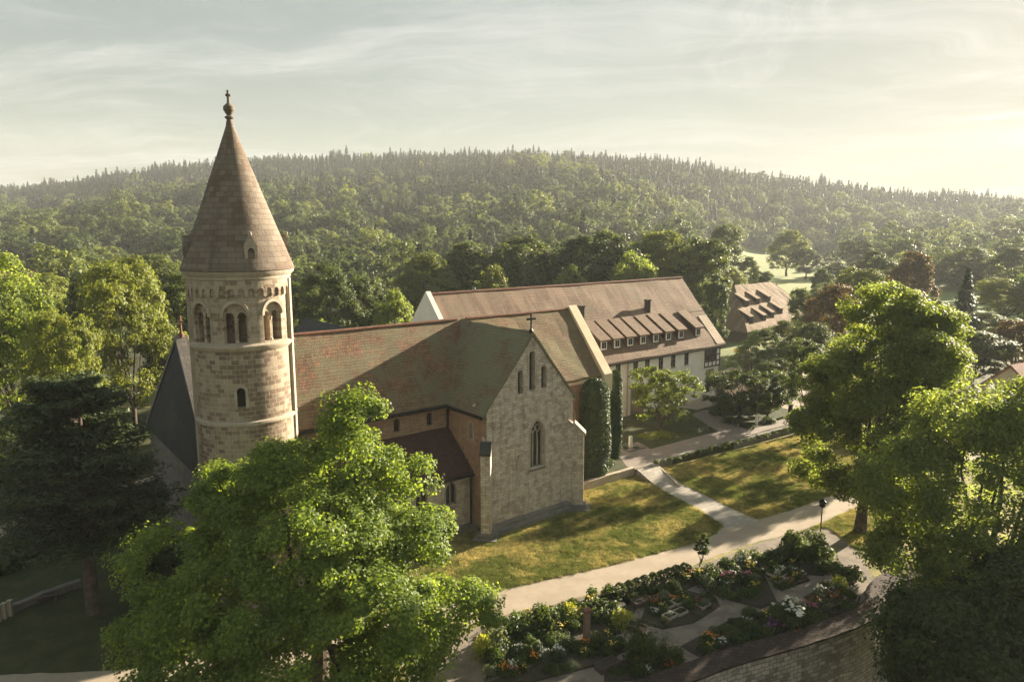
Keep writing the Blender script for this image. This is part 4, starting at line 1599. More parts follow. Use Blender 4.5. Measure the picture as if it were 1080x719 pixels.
# --- the big maple in front of the church
make_tree('maple_tree', (-12.0, 39.5, 0.0), 11, [
    (0.2, 0.5, 9.0, 5.9, 5.8, 4.6), (1.6, 3.6, 13.2, 2.7, 2.8, 2.5), (1.6, 4.2, 16.3, 1.8, 1.7, 1.5), (4.7, 3.2, 12.9, 2.0, 2.0, 1.3),
    (-5.8, 2.6, 11.4, 2.6, 2.6, 2.3), (-8.4, 0.5, 8.4, 3.3, 3.0, 2.2), (-7.5, -1.5, 5.4, 3.6, 3.2, 1.9), (5.6, 1.6, 9.0, 2.7, 2.8, 2.0), (8.3, 0.2, 5.2, 2.8, 2.6, 1.7),
    (4.0, -3.8, 7.2, 4.0, 3.2, 2.6), (-3.5, -4.0, 7.6, 3.8, 3.0, 2.6), (0.5, -5.2, 5.0, 4.2, 2.6, 1.8), (-2.2, 2.4, 13.2, 2.6, 2.4, 1.9), (5.5, -2.5, 4.2, 3.2, 3.0, 1.6), (-5.2, -4.6, 4.4, 3.3, 2.6, 1.8)],
    600, 300, 1.05, 0.205, L['maple'], 'big bright green maple in front of the church and its tower', r0=0.55, fork=(0.2, 0.3, 4.2), n_limbs=34, asp=0.8)
# --- the tall tree on the lawn at the right
make_tree('lawn_tree', (32.7, 62.4, 0.0), 12, [
    (0.8, 0, 13.5, 4.9, 4.8, 6.4), (0.6, 0, 20.6, 3.3, 3.2, 2.9), (4.8, 0, 19.0, 2.7, 2.7, 2.6), (5.6, 0.5, 14.8, 2.7, 2.7, 2.6), (-3.6, -0.5, 15.0, 3.0, 3.0, 2.8), (-4.5, -0.8, 10.3, 2.6, 2.6, 2.4), (-5.2, -1.2, 6.6, 1.8, 1.8, 1.7),
    (-1.2, -3.8, 11.5, 3.4, 2.8, 3.4), (2.5, -3.5, 17.0, 3.0, 2.8, 2.8), (4.5, -2.2, 10.0, 3.4, 3.2, 2.8), (1.5, 3.8, 15.5, 3.4, 2.8, 3.6), (-1.0, -2.0, 5.6, 3.6, 3.0, 1.7), (3.0, -2.0, 5.2, 3.0, 3.0, 1.6)],
    680, 230, 1.1, 0.25, L['lime'], 'tall bright green tree on the lawn beside the lamp post', r0=0.5, fork=(0.1, 0, 4.5), n_limbs=26)
# --- the wide tree below the garden wall
make_tree('valley_tree', (32.6, 45.8, -8.2), 13, [
    (0, 0, 17.5, 7.2, 6.6, 6.6), (-5.5, -0.5, 19.0, 3.4, 3.2, 3.4), (-5.8, -1.0, 14.4, 2.4, 2.6, 2.6), (-1.5, 0.5, 23.2, 3.4, 3.2, 2.8), (3.5, 0.5, 23.6, 3.2, 3.2, 2.7), (7.4, 0, 20.5, 3.6, 3.4, 3.2),
    (8.8, -0.5, 14.6, 3.6, 3.4, 3.2), (-3.0, -5.0, 15.5, 3.6, 2.8, 3.4), (3.0, -5.2, 17.0, 3.8, 2.8, 3.4), (0, -4.0, 10.5, 4.6, 3.4, 2.8), (-4.0, -3.0, 9.0, 3.0, 3.0, 2.2), (6.0, -3.5, 10.5, 3.6, 3.2, 2.6)],
    920, 210, 1.15, 0.235, L['lime'], 'wide tree growing from below the garden wall beside the stone coping', r0=0.5, fork=(0.2, 0, 9.0), n_limbs=40)
make_tree('valley_tree', (27.4, 37.5, -8.2), 14, [
    (0, 0, 10.5, 5.4, 5.0, 5.0), (-3.4, 0, 13.5, 2.6, 2.6, 2.4), (2.4, 1, 15.0, 3.0, 2.8, 2.6), (5.2, 0, 11.6, 3.0, 2.8, 2.8), (-1.0, -3.4, 12.0, 3.2, 2.6, 2.8), (3.2, -3.0, 8.0, 3.2, 2.8, 2.6)],
    480, 160, 1.15, 0.26, L['dark'], 'dark lower tree in the shade at the foot of the garden wall', r0=0.35, fork=(0, 0, 5), n_limbs=18)


# --- the dark layered pine at the left
def layered_pine(loc, seed, h, w, label):
    rng = np.random.default_rng(seed)
    root = empty('pine_tree', loc, 0, label, 'tree')
    C, Nn = [], []
    mb = MB()
    mb.tube([(0, 0, -0.6), (0, 0, 0.1), (0.1, 0, h * 0.5), (0.5, 0.1, h * 0.97)], [0.62, 0.5, 0.34, 0.05], 10)
    for t in np.linspace(0.36, 1.0, 19):
        z = h * t
        rad = w * 0.5 * (1.0 - 0.6 * ((t - 0.36) / 0.64) ** 1.6) * rng.uniform(0.8, 1.1)
        for k in range(8):
            a = rng.uniform(0, 2 * math.pi)
            ln = rad * rng.uniform(0.6, 1.05)
            e = np.array([math.cos(a) * ln, math.sin(a) * ln, z + ln * rng.uniform(-0.06, 0.12)])
            s = np.array([0.05 + 0.4 * t * t, 0, z - 0.5])
            mb.tube([s, (s + e) / 2 + [0, 0, 0.15], e], [0.09, 0.06, 0.02], 5)
            m = 420
            q = rng.uniform(0.2, 1.05, m)
            side = np.array([-math.sin(a), math.cos(a), 0])
            P = s + (e - s) * q[:, None] + side * (rng.normal(size=m) * 0.30 * (0.5 + q) * 1.6)[:, None]
            P[:, 2] += rng.normal(size=m) * 0.13 + 0.10
            C.append(P)
            Nn.append(unit(np.array([0, 0, 1.0]) + 0.45 * rng.normal(size=(m, 3))))
    V = leaf_arrays(rng, np.concatenate(C), np.concatenate(Nn), 0.42, 0.3)
    link(bpy.data.objects.new('crown', quad_mesh('crown', V, L['needle'])), root)
    mb.build('trunk', M['barkred'], root, smooth=True, uv=False)
    return root


layered_pine((-31.2, 48.5, 0), 21, 17.6, 12.5, 'dark layered pine with bare reddish trunk beside the west wall')


# --- broadleaved trees of the middle distance: prototypes 1 unit = real metres at 20 x 14
def proto_tree(seed, mat, n_tips=250, per=80, size=0.5, tip_r=1.25, h=20.0, w=14.0, low=0.15, name='broadleaf_tree'):
    rng = np.random.default_rng(seed)
    return make_tree(name, (0, 0, 0), seed, rand_lobes(rng, h, w, low), n_tips, per, tip_r, size, mat, r0=0.35, fork=(0, 0, h * 0.2), n_limbs=12)


PROTO = {
    'b0': proto_tree(31, L['broad']), 'b1': proto_tree(32, L['broad']), 'b2': proto_tree(33, L['broad'], h=20, w=13, low=0.1),
    'd0': proto_tree(34, L['dark']), 'd1': proto_tree(35, L['dark'], low=0.1),
    'l0': proto_tree(36, L['lime']), 'c0': proto_tree(37, L['copper']),
    'n0': proto_tree(41, L['lime'], 260, 130, 0.34, 1.1), 'n1': proto_tree(42, L['broad'], 260, 130, 0.34, 1.1), 'n2': proto_tree(43, L['dark'], 240, 120, 0.34, 1.1),
}
used = set()


def place_tree(kind, x, y, z, h, w, label, group=None, rz=None):
    p = PROTO[kind]
    if kind in used:
        o = copy_tree(p)
    else:
        o = p
        used.add(kind)
    for k in ('label', 'category', 'group'):
        if k in o:
            del o[k]
    o.location = (x, y, z)
    o.scale = (w / 14.0, w / 14.0, h / 20.0)
    o.rotation_euler = (0, 0, rz if rz is not None else random.Random(int(x * 13 + y * 7)).uniform(0, 6.28))
    tag(o, label, 'tree', group)
    return o


def px_tree(kind, px, ytop, Y, wpx, label, group=None, z=None):
    x, zt = xz(px, ytop, Y)
    g = gz(x, Y) if z is None else z
    return place_tree(kind, x, Y, g, max(3.0, zt - g), wpx * Y / FPX * 1.02, label, group)


GB = 'trees behind the convent roof'
for k, px, yt, Y, wp, lab in [
    # left edge
    ('n0', 8, 272, 80, 125, 'large light green tree at the left edge above the pine'),
    ('n1', 62, 330, 74, 85, 'olive green tree directly behind the pine crown'),
    ('n1', 128, 274, 92, 105, 'broad olive tree between the light left tree and the church tower'),
    ('b0', 95, 292, 112, 70, 'smaller pale tree behind the two large left trees'),
    ('n2', 182, 292, 104, 90, 'dark tree right behind the west gable cross'),
    ('n2', 20, 425, 66, 110, 'dark shaded tree under the light green left tree'),
    ('b1', 40, 292, 140, 80, 'tree glimpsed behind the large light left tree'),
    ('b2', 160, 268, 160, 70, 'tree whose top shows left of the spire foot'),
    ('n1', -70, 262, 85, 140, 'tree half cut off by the left frame edge'),
    # behind the nave
    ('n2', 345, 282, 118, 76, 'dark tree behind the nave roof nearest the tower'),
    ('d0', 388, 290, 124, 64, 'dark tree over the middle of the nave ridge'),
    ('l0', 418, 308, 112, 50, 'small light green tree over the nave ridge beside the white gable'),
    ('l0', 340, 340, 100, 34, 'low bright bush-like tree peeping over the nave ridge'),
    ('b1', 318, 300, 130, 50, 'tree close to the right side of the belfry'),
    # behind the convent
    ('b0', 452, 268, 165, 70, 'olive tree behind the white west gable of the convent'),
    ('b2', 492, 256, 172, 72, 'tall olive tree behind the left third of the convent ridge'),
    ('b1', 545, 262, 165, 52, 'rounded tree behind the convent ridge left of the light crown'),
    ('b0', 570, 252, 175, 80, 'tall dappled tree behind the middle of the convent ridge'),
    ('l0', 602, 282, 158, 34, 'small light crown touching the convent ridge above the gable cross'),
    ('d1', 632, 246, 172, 86, 'dark wide tree behind the convent ridge above the first chimney'),
    ('l0', 668, 268, 160, 44, 'yellowish crown touching the convent ridge above the second chimney'),
    ('b2', 700, 244, 182, 84, 'tall tree behind the right part of the convent ridge'),
    ('b1', 738, 256, 178, 64, 'olive tree behind the right end of the convent ridge'),
    ('d0', 752, 296, 158, 34, 'dark tree between the convent end and the barn'),
    ('b0', 520, 282, 150, 50, 'low dark-footed tree close behind the convent roof'),
    # right of the convent
    ('n2', 800, 350, 118, 60, 'dark tree between the half timbered bay and the barn'),
    ('n1', 848, 340, 124, 70, 'broad tree in front of the barn dormers'),
    ('n2', 862, 362, 92, 76, 'dark green tree left of the tall lawn tree'),
    ('n1', 925, 398, 84, 70, 'olive tree added mostly hidden behind the tall lawn tree to shade the lawn'),  # added mostly out of sight so that its shade falls on the lawn
    ('n1', 818, 380, 110, 48, 'olive tree behind the gate posts'),
    ('c0', 880, 300, 148, 60, 'brownish tree just left of the tall lawn tree top'),
    ('b0', 852, 306, 172, 40, 'tree touching the right end of the barn roof'),
    ('b1', 905, 286, 175, 60, 'olive tree behind the tall lawn tree top'),
    ('b0', 930, 266, 260, 46, 'hazy olive tree above the tall lawn tree'),
    ('c0', 967, 266, 215, 48, 'tall copper brown tree above the right lawn trees'),
    ('b0', 990, 318, 140, 70, 'rounded hazy tree right of the tall lawn tree'),
    ('b2', 1030, 350, 122, 84, 'wide rounded tree beside the sunlit lane'),
    ('c0', 1074, 338, 128, 64, 'brown leaved tree at the right edge'),
    ('d0', 1004, 362, 108, 40, 'dark bush-like tree between the lane and the wide right tree'),
    ('b1', 1062, 296, 210, 70, 'hazy pale tree at the right edge behind the cone shaped conifer'),
    ('b0', 1046, 330, 168, 60, 'pale tree below the cone shaped conifer'),
    # the valley meadow
    ('b0', 832, 244, 420, 44, 'wide spreading oak standing alone in the pale meadow'),
    ('d0', 852, 262, 400, 32, 'dark tree close to the right of the meadow oak'),
    ('b1', 762, 240, 300, 50, 'tall rounded tree on the left border of the meadow'),
    ('b2', 790, 271, 300, 26, 'small round tree in the meadow left of the oak'),
    ('b0', 776, 284, 230, 36, 'low bushy tree right above the barn ridge'),
    ('b1', 806, 288, 250, 26, 'small bushy tree above the right end of the barn'),
    ('b1', 905, 255, 430, 44, 'rounded dark tree on the far strip of the meadow'),
    ('b2', 868, 284, 260, 30, 'tree between the oak and the tall lawn tree'),
    ('d1', 885, 278, 330, 40, 'hazy dark tree in the hedge below the far meadow strip'),
    ('b0', 1018, 262, 330, 60, 'hazy broad tree before the far right forest'),
    ('b1', 960, 254, 420, 44, 'hazy tree row end at the right meadow strip'),
    ('b2', 1070, 262, 300, 60, 'pale hazy tree at the far right'),
]:
    px_tree(k, px, yt, Y, wp * (1.2 if 150 < Y < 190 and px < 765 else 1.0), lab, GB if 'convent ridge' in lab else None)


# --- conifers
def conifer_arrays(rng, h, w, tiers, per, size, needle_asp=0.4, low=0.06):
    C, Nn = [], []
    for i in range(tiers):
        t = low + (1 - low) * (i + rng.uniform(0, 0.6)) / tiers
        rad = w * 0.5 * (1 - t) ** 0.85 + 0.12
        m = max(6, int(per * (0.25 + rad / (w * 0.5))))
        a = rng.uniform(0, 2 * math.pi, m)
        q = rng.uniform(0.35, 1.0, m) ** 0.6
        wob = 1 + 0.22 * np.sin(a * 5 + i * 2.1)
        r = rad * q * wob
        z = h * t - r * rng.uniform(0.12, 0.45, m) + rng.normal(size=m) * h * 0.006
        C.append(np.stack([r * np.cos(a), r * np.sin(a), z], 1))
        Nn.append(unit(np.stack([np.cos(a) * 0.75, np.sin(a) * 0.75, np.full(m, 0.75)], 1) + 0.35 * rng.normal(size=(m, 3))))
    C, Nn = np.concatenate(C), np.concatenate(Nn)
    return leaf_arrays(rng, C, Nn, size, needle_asp)


rng = np.random.default_rng(77)
x, zt = xz(1022, 282, 165)
g = gz(x, 165)
r = empty('conifer_tree', (x, 165, g), 0, 'dark cone shaped conifer rising above the hazy right trees', 'tree')
V = conifer_arrays(rng, zt - g, 8.5, 30, 170, 0.75, 0.5)
link(bpy.data.objects.new('crown', quad_mesh('crown', V, L['conifer'])), r)
MB().tube([(0, 0, -0.5), (0, 0, (zt - g) * 0.9)], [0.35, 0.05], 8).build('trunk', M['bark'], r, uv=False)

# --- the far forest: prototypes
far_dec, far_con = [], []
for s in range(6):
    rr = np.random.default_rng(200 + s)
    V, _ = crown_leaves(rr, rand_lobes(rr, 20, rr.uniform(14, 18), 0.02, 10), 100, 40, 1.6, 0.95, 0.7, 0.78)
    far_dec.append(quad_mesh('far_broadleaf', V, L['fardec']))
for s in range(4):
    rr = np.random.default_rng(300 + s)
    V = conifer_arrays(rr, 24.0, rr.uniform(7.5, 10.5), 18, 80, 1.4, 0.55)
    far_con.append(quad_mesh('far_conifer', V, L['conifer']))


def forest_points():
    rr = np.random.default_rng(5)
    pts = []
    for step in (8.4,):
        gx = np.arange(-1080, 1080, step)
        gy = np.arange(195, 1240, step)
        X, Y = np.meshgrid(gx, gy)
        X = (X + rr.uniform(-0.42, 0.42, X.shape) * step).ravel()
        Y = (Y + rr.uniform(-0.42, 0.42, Y.shape) * step).ravel()
        keep = np.abs(X) < 0.84 * Y + 30
        pts.append(np.stack([X[keep], Y[keep]], 1))
    P = np.concatenate(pts)
    X, Y = P[:, 0], P[:, 1]
    px = 540 + FPX * 1.012 * X / Y
    Z = hill(X, Y) - 0.3
    # meadows on the right, village gap on the left
    wob = np.sin(X * 0.05) * 14 + np.sin(Y * 0.031 + X * 0.02) * 12
    meadow = (px > 735 + wob * 0.3) & (px < 1010) & (Y > 190) & (Y < 740 + wob)
    meadow |= (px >= 1000) & (px < 1100) & (Y > 190) & (Y < 330)
    strip = (px > 735) & (px < 1120) & (np.abs(Y - (455 + 0.12 * X + wob * 1.2)) < 7) & (np.sin(px * 0.11) > 0.55)
    strip |= (px > 895) & (px < 1130) & (np.abs(Y - (600 + wob)) < 26)
    strip |= (px > 940) & (px < 1130) & (Y > 330) & (Y < 560)
    village = (X < -135) & (X > -330) & (Y > 230) & (Y < 330) & (px < 75)
    barn_yard = (np.hypot(X - 66, Y - 196) < 30)
    ok = (~meadow | strip) & ~village & ~barn_yard
    X, Y, Z, px = X[ok], Y[ok], Z[ok], px[ok]
    nz = (np.sin(X * 0.013 + 2) * np.sin(Y * 0.011 + X * 0.005) + 0.6 * np.sin(X * 0.031 - Y * 0.023))
    hgt = np.clip((Z - 14) / 60, 0, 1)
    pc = np.where(px < 560, 0.66, np.where(px < 760, 0.42, 0.14)) * hgt + 0.62 * np.clip((Y - 960) / 100, 0, 1)
    pc = np.where(Y < 360, 0.04, pc)
    con = rr.uniform(size=len(X)) < np.clip(pc + 0.28 * nz * hgt, 0.02, 0.97)
    # patch of light broadleaved wood high on the hill
    patch = (np.abs(px - 575) < 45) & (np.abs(Y - 950) < 90)
    con &= ~patch
    thin = con | (rr.uniform(size=len(X)) < 0.5)
    X, Y, Z, px, con = X[thin], Y[thin], Z[thin], px[thin], con[thin]
    lump = 0.92 + 0.18 * np.sin(X * 0.045 + 1) * np.sin(Y * 0.05 + X * 0.02)
    s = np.where(con, np.clip(rr.normal(0.92, 0.17, len(X)), 0.5, 1.4), np.clip(rr.lognormal(-0.14, 0.26, len(X)), 0.45, 1.5)) * lump
    s = np.where(~con & (Y < 420), s * 0.8, s)
    H = np.where(con, 24.0, 19.0) * s
    # drop trees that no neighbouring viewpoint could see either
    order = np.argsort(Y)
    buf = np.full(3000, -1.0)
    vis = np.zeros(len(X), bool)
    for i in order:
        k = int((px[i] + 900))
        if not 6 < k < 2990:
            vis[i] = Y[i] < 500
            continue
        hw = max(1, int(3.2 * s[i] * FPX / Y[i]))
        top = (Z[i] + H[i] - CAM_H) / Y[i]
        if top > buf[k - hw:k + hw + 1].min() - 0.006:
            vis[i] = True
        e = (Z[i] + H[i] * 0.62 - CAM_H) / Y[i]
        seg = buf[k - hw:k + hw + 1]
        np.maximum(seg, e, out=seg)
    return X[vis], Y[vis], Z[vis], px[vis], con[vis], s[vis]


FX, FY, FZ, FP, FC, FS = forest_points()
inframe = (FP > -12) & (FP < 1092)
rr = np.random.default_rng(9)
rot = rr.uniform(0, 6.28, len(FX))
single = np.zeros(len(FX), bool)
for flag, meshes, nm, lab, grp in (
        (True, far_con, 'conifer', 'dark conifer in the mixed wood on the hillside behind the monastery', 'nearer conifers of the wooded hillside'),
        (False, far_dec, 'broadleaf', 'rounded broadleaf tree in the wood at the foot of the hill', 'nearer broadleaf trees of the hill wood')):
    ids = np.where(inframe & (FC == flag))[0]
    ids = ids[np.argsort(FY[ids])][:290]
    single[ids] = True
    for i in ids:
        o = bpy.data.objects.new(nm + '_tree', meshes[i % len(meshes)])
        o.location = (FX[i], FY[i], FZ[i])
        o.rotation_euler = (0, 0, rot[i])
        w_ = FS[i] * (0.92 + 0.25 * ((i * 37) % 10) / 10)
        o.scale = (w_, w_, FS[i])
        link(o)
        tag(o, lab, 'tree', grp)


def scatter(name, X, Y, Z, S, R, meshes):
    """one uncountable wood: instances on points"""
    coll = bpy.data.collections.new(name + '_sources')
    for k, me in enumerate(meshes):
        coll.objects.link(bpy.data.objects.new('%s_source_%02d' % (name, k), me))
    me = bpy.data.meshes.new(name)
    n = len(X)
    me.vertices.add(n)
    me.vertices.foreach_set('co', np.stack([X, Y, Z], 1).astype(np.float32).ravel())
    a = me.attributes.new('tscale', 'FLOAT_VECTOR', 'POINT')
    w_ = S * np.random.default_rng(3).uniform(0.88, 1.15, n)
    a.data.foreach_set('vector', np.stack([w_, w_, S], 1).astype(np.float32).ravel())
    a = me.attributes.new('trot', 'FLOAT_VECTOR', 'POINT')
    a.data.foreach_set('vector', np.stack([R * 0, R * 0, R], 1).astype(np.float32).ravel())
    a = me.attributes.new('tidx', 'INT', 'POINT')
    a.data.foreach_set('value', np.random.default_rng(4).integers(0, len(meshes), n).astype(np.int32))
    o = bpy.data.objects.new(name, me)
    link(o)
    ng = bpy.data.node_groups.new(name + '_nodes', 'GeometryNodeTree')
    ng.interface.new_socket('Geometry', in_out='INPUT', socket_type='NodeSocketGeometry')
    ng.interface.new_socket('Geometry', in_out='OUTPUT', socket_type='NodeSocketGeometry')
    gi, go = ng.nodes.new('NodeGroupInput'), ng.nodes.new('NodeGroupOutput')
    ci = ng.nodes.new('GeometryNodeCollectionInfo')
    ci.inputs['Collection'].default_value = coll
    ci.inputs['Separate Children'].default_value = True
    ci.inputs['Reset Children'].default_value = True
    ip = ng.nodes.new('GeometryNodeInstanceOnPoints')
    ip.inputs['Pick Instance'].default_value = True

    def attr(nm, typ):
        na = ng.nodes.new('GeometryNodeInputNamedAttribute')
        na.data_type = typ
        na.inputs['Name'].default_value = nm
        return na.outputs['Attribute']
    ng.links.new(gi.outputs[0], ip.inputs['Points'])
    ng.links.new(ci.outputs[0], ip.inputs['Instance'])
    ng.links.new(attr('tidx', 'INT'), ip.inputs['Instance Index'])
    e2r = ng.nodes.new('FunctionNodeEulerToRotation')
    ng.links.new(attr('trot', 'FLOAT_VECTOR'), e2r.inputs[0])
    ng.links.new(e2r.outputs[0], ip.inputs['Rotation'])
    ng.links.new(attr('tscale', 'FLOAT_VECTOR'), ip.inputs['Scale'])
    ng.links.new(ip.outputs[0], go.inputs[0])
    md = o.modifiers.new('scatter', 'NODES')
    md.node_group = ng
    return o


for flag, meshes, nm, lab in ((True, far_con, 'conifer_forest', 'dense dark conifer forest covering the far hill and its crest'),
                              (False, far_dec, 'broadleaf_forest', 'soft green broadleaf forest mixed into the far hillside')):
    m_ = (~single) & (FC == flag)
    o = scatter(nm, FX[m_], FY[m_], FZ[m_], FS[m_], rot[m_], meshes)
    tag(o, lab, 'forest', None, 'stuff')
print('FOREST', len(FX), int(FC.sum()), int(single.sum()))

def tuft_mesh(seed):
    rng = np.random.default_rng(seed)
    m = 26
    C = np.stack([rng.normal(size=m) * 0.10, rng.normal(size=m) * 0.10, np.full(m, 0.05)], 1)
    t = unit(np.stack([rng.normal(size=m) * 0.45, rng.normal(size=m) * 0.45, np.ones(m)], 1))
    sd = unit(np.cross(t, rand_dirs(rng, m)))
    ln = rng.uniform(0.05, 0.11, m)[:, None]
    V = np.stack([C - t * ln * 0.5, C + sd * 0.012, C + t * ln, C - sd * 0.012], 1).reshape(-1, 3)
    return quad_mesh('grass_tuft', V, L['turf'])


def lawn_points(polys, dens, seed):
    rr = np.random.default_rng(seed)
    out = []
    for P in polys:
        P = np.array(P)
        lo, hi = P.min(0), P.max(0)
        n = int((hi - lo).prod() * dens)
        q = rr.uniform(lo, hi, (n, 2))
        ins = np.zeros(n, bool)
        j = len(P) - 1
        for i in range(len(P)):
            c = (P[i, 1] > q[:, 1]) != (P[j, 1] > q[:, 1])
            xi = (P[j, 0] - P[i, 0]) * (q[:, 1] - P[i, 1]) / (P[j, 1] - P[i, 1] + 1e-12) + P[i, 0]
            ins ^= c & (q[:, 0] < xi)
            j = i
        out.append(q[ins])
    return np.concatenate(out)


def turf_mat():
    m, nt, out = new_mat('turf_blades')
    p = POS(nt)
    s_ = math_n(nt, 'ADD', math_n(nt, 'MULTIPLY', noise(nt, p, 0.16, 5, 0.65), 0.65), math_n(nt, 'MULTIPLY', noise(nt, p, 0.9, 5, 0.7), 0.35))
    col = mixc(nt, ramp(nt, s_, 0.44, 0.58), (0.23, 0.26, 0.07), (0.56, 0.48, 0.185))
    col = mixc(nt, ramp(nt, noise(nt, p, 0.5, 4, 0.6), 0.60, 0.78, 0, 0.4), col, (0.50, 0.35, 0.16))
    oi = nt.nodes.new('ShaderNodeObjectInfo')
    k = math_n(nt, 'MULTIPLY_ADD', oi.outputs['Random'], 0.8, 0.55)
    mul = N(nt, 'ShaderNodeVectorMath', operation='SCALE')
    nt.links.new(col, mul.inputs[0])
    nt.links.new(k, mul.inputs['Scale'])
    d = N(nt, 'ShaderNodeBsdfDiffuse', {'Color': mul.outputs[0]})
    t = N(nt, 'ShaderNodeBsdfTranslucent', {'Color': mul.outputs[0]})
    mx = N(nt, 'ShaderNodeMixShader', {0: 0.3})
    nt.links.new(d.outputs[0], mx.inputs[1])
    nt.links.new(t.outputs[0], mx.inputs[2])
    nt.links.new(mx.outputs[0], out.inputs[0])
    return m


L['turf'] = turf_mat()
LAWNS = [
    [at(400, 660), at(470, 637), at(526.5, 622), at(627.5, 599.6), at(640, 596.6), at(737, 571.4), at(756, 561), at(761, 554), at(736, 537.6), at(670, 502), W(11, 2.4)[:2], W(6.6, 2.3)[:2], W(5.9, -1.2)[:2], W(-5.9, -1.4)[:2], W(-7, 1.9)[:2], W(-14, 1.9)[:2]],
    [at(691.5, 496), at(750.5, 525.8), at(800, 547.5), at(837.4, 536.5), at(861, 528), at(900, 514), at(920, 480), at(905, 443), at(846, 457), at(790, 472), at(735, 486)],
    [at(852, 559), at(873, 550.5), at(905, 534.5), at(960, 512), at(975, 530), at(940, 575), at(905, 580), at(874, 557)],
]
LP_ = lawn_points(LAWNS, 42, 8)
rr = np.random.default_rng(21)
o = scatter('lawn_grass', LP_[:, 0], LP_[:, 1], np.zeros(len(LP_)), rr.uniform(0.7, 1.6, len(LP_)), rr.uniform(0, 6.28, len(LP_)), [tuft_mesh(k) for k in range(5)])
tag(o, 'short dry grass growing on the sunlit lawns', 'grass', None, 'stuff')

# ------------------------------------------------------------------ terrace planting
def clipped_cypress(x, y, z, h, w, seed, label):
    rng = np.random.default_rng(seed)
    root = empty('cypress_tree', (x, y, z), 0, label, 'tree')
    m = 9000
    a = rng.uniform(0, 6.283, m)
    t = rng.uniform(0.0, 1.0, m)
    prof = np.where(t < 0.82, 0.86 + 0.14 * np.sin(t / 0.82 * math.pi), 0.86 * np.sqrt(np.clip(1 - ((t - 0.82) / 0.18) ** 2, 0, 1)))
    r_ = w * 0.5 * prof * (1 - 0.16 * rng.uniform(0, 1, m) ** 2) * (1 + 0.05 * np.sin(a * 4 + t * 9))
    C = np.stack([r_ * np.cos(a), r_ * np.sin(a), t * h], 1)
    topf = np.clip((t - 0.8) / 0.2, 0, 1)[:, None]
    Nn = unit(np.stack([np.cos(a), np.sin(a), np.full(m, 0.25)], 1) * (1 - topf * 0.6) + np.array([0, 0, 1.0]) * topf + 0.4 * rng.normal(size=(m, 3)))
    link(bpy.data.objects.new('crown', quad_mesh('crown', leaf_arrays(rng, C, Nn, 0.34, 0.5), L['cypress'])), root)
    MB().tube([(0, 0, -0.3), (0, 0, h * 0.9)], [w * 0.36, w * 0.12], 12).build('trunk', M['bark'], root, uv=False)


clipped_cypress(9.25, 76.6, TZ, 11.0, 3.7, 51, 'thick clipped cypress column against the choir wall')
clipped_cypress(12.35, 82.2, TZ, 10.8, 1.8, 52, 'slim clipped cypress column standing behind the thick one')

rng = np.random.default_rng(61)
make_tree('magnolia_tree', (20.6, 94.2, TZ), 61, rand_lobes(rng, 8.0, 10.2, 0.12, 11, 0.62), 170, 70, 0.72, 0.34, L['magnolia'],
          'wide low magnolia tree in the bed before the convent wall', r0=0.2, fork=(0, 0, 1.4), n_limbs=20, lo=0.6)
rng = np.random.default_rng(62)
make_tree('garden_tree', (33.6, 101.0, TZ), 62, rand_lobes(rng, 7.2, 11.5, 0.05, 11, 0.62), 170, 80, 0.8, 0.33, L['dark'],
          'dark bushy tree beside the white lamp pole on the terrace', r0=0.2, fork=(0, 0, 1.2), n_limbs=12, lo=0.6)
rng = np.random.default_rng(63)
make_tree('garden_tree', (37.2, 99.5, TZ), 63, rand_lobes(rng, 6.6, 6.5, 0.05, 8, 0.6), 110, 70, 0.75, 0.33, L['dark'],
          'dark green tree right of the white lamp pole on the terrace', r0=0.18, fork=(0, 0, 1.2), n_limbs=10, lo=0.6)


def shrub_mesh(seed, mat, r=1.0, h=1.0, n=420, size=0.2, flowers=None, nf=0, fsize=0.1, spiky=0.0, name='foliage'):
    rng = np.random.default_rng(seed)
    k = 9
    lob = rand_dirs(rng, k) * [0.5, 0.5, 0.35]
    lob[:, 2] = np.abs(lob[:, 2])
    i = rng.integers(0, k, n)
    d = rand_dirs(rng, n)
    d[:, 2] = np.abs(d[:, 2]) * 1.1 - 0.1
    d = unit(d)
    C = lob[i] + d * 0.5 * rng.uniform(0.75, 1.05, (n, 1))
    if spiky:
        C[:, 2] *= rng.uniform(0.5, 1.0 + spiky, n)
    C = C * [r, r, h]
    C[:, 2] = np.maximum(C[:, 2], 0.03)
    Nn = unit(d + [0, 0, 0.3] + 0.5 * rng.normal(size=(n, 3)))
    me = quad_mesh(name, leaf_arrays(rng, C, Nn, size, 0.6 if not spiky else 0.3), mat)
    fm = None
    if flowers is not None:
        j = np.argsort(-(C[:, 2] + rng.uniform(0, 0.6, n)))[:nf]
        P = C[j] + d[j] * 0.08
        V = np.concatenate([leaf_arrays(rng, P + rng.normal(size=P.shape) * fsize * 0.25, unit(d[j] + [0, 0, 0.5] + 0.4 * rng.normal(size=P.shape)), fsize, 1.0) for _ in range(4)])
        fm = quad_mesh('flowers', V, flowers)
    return me, fm


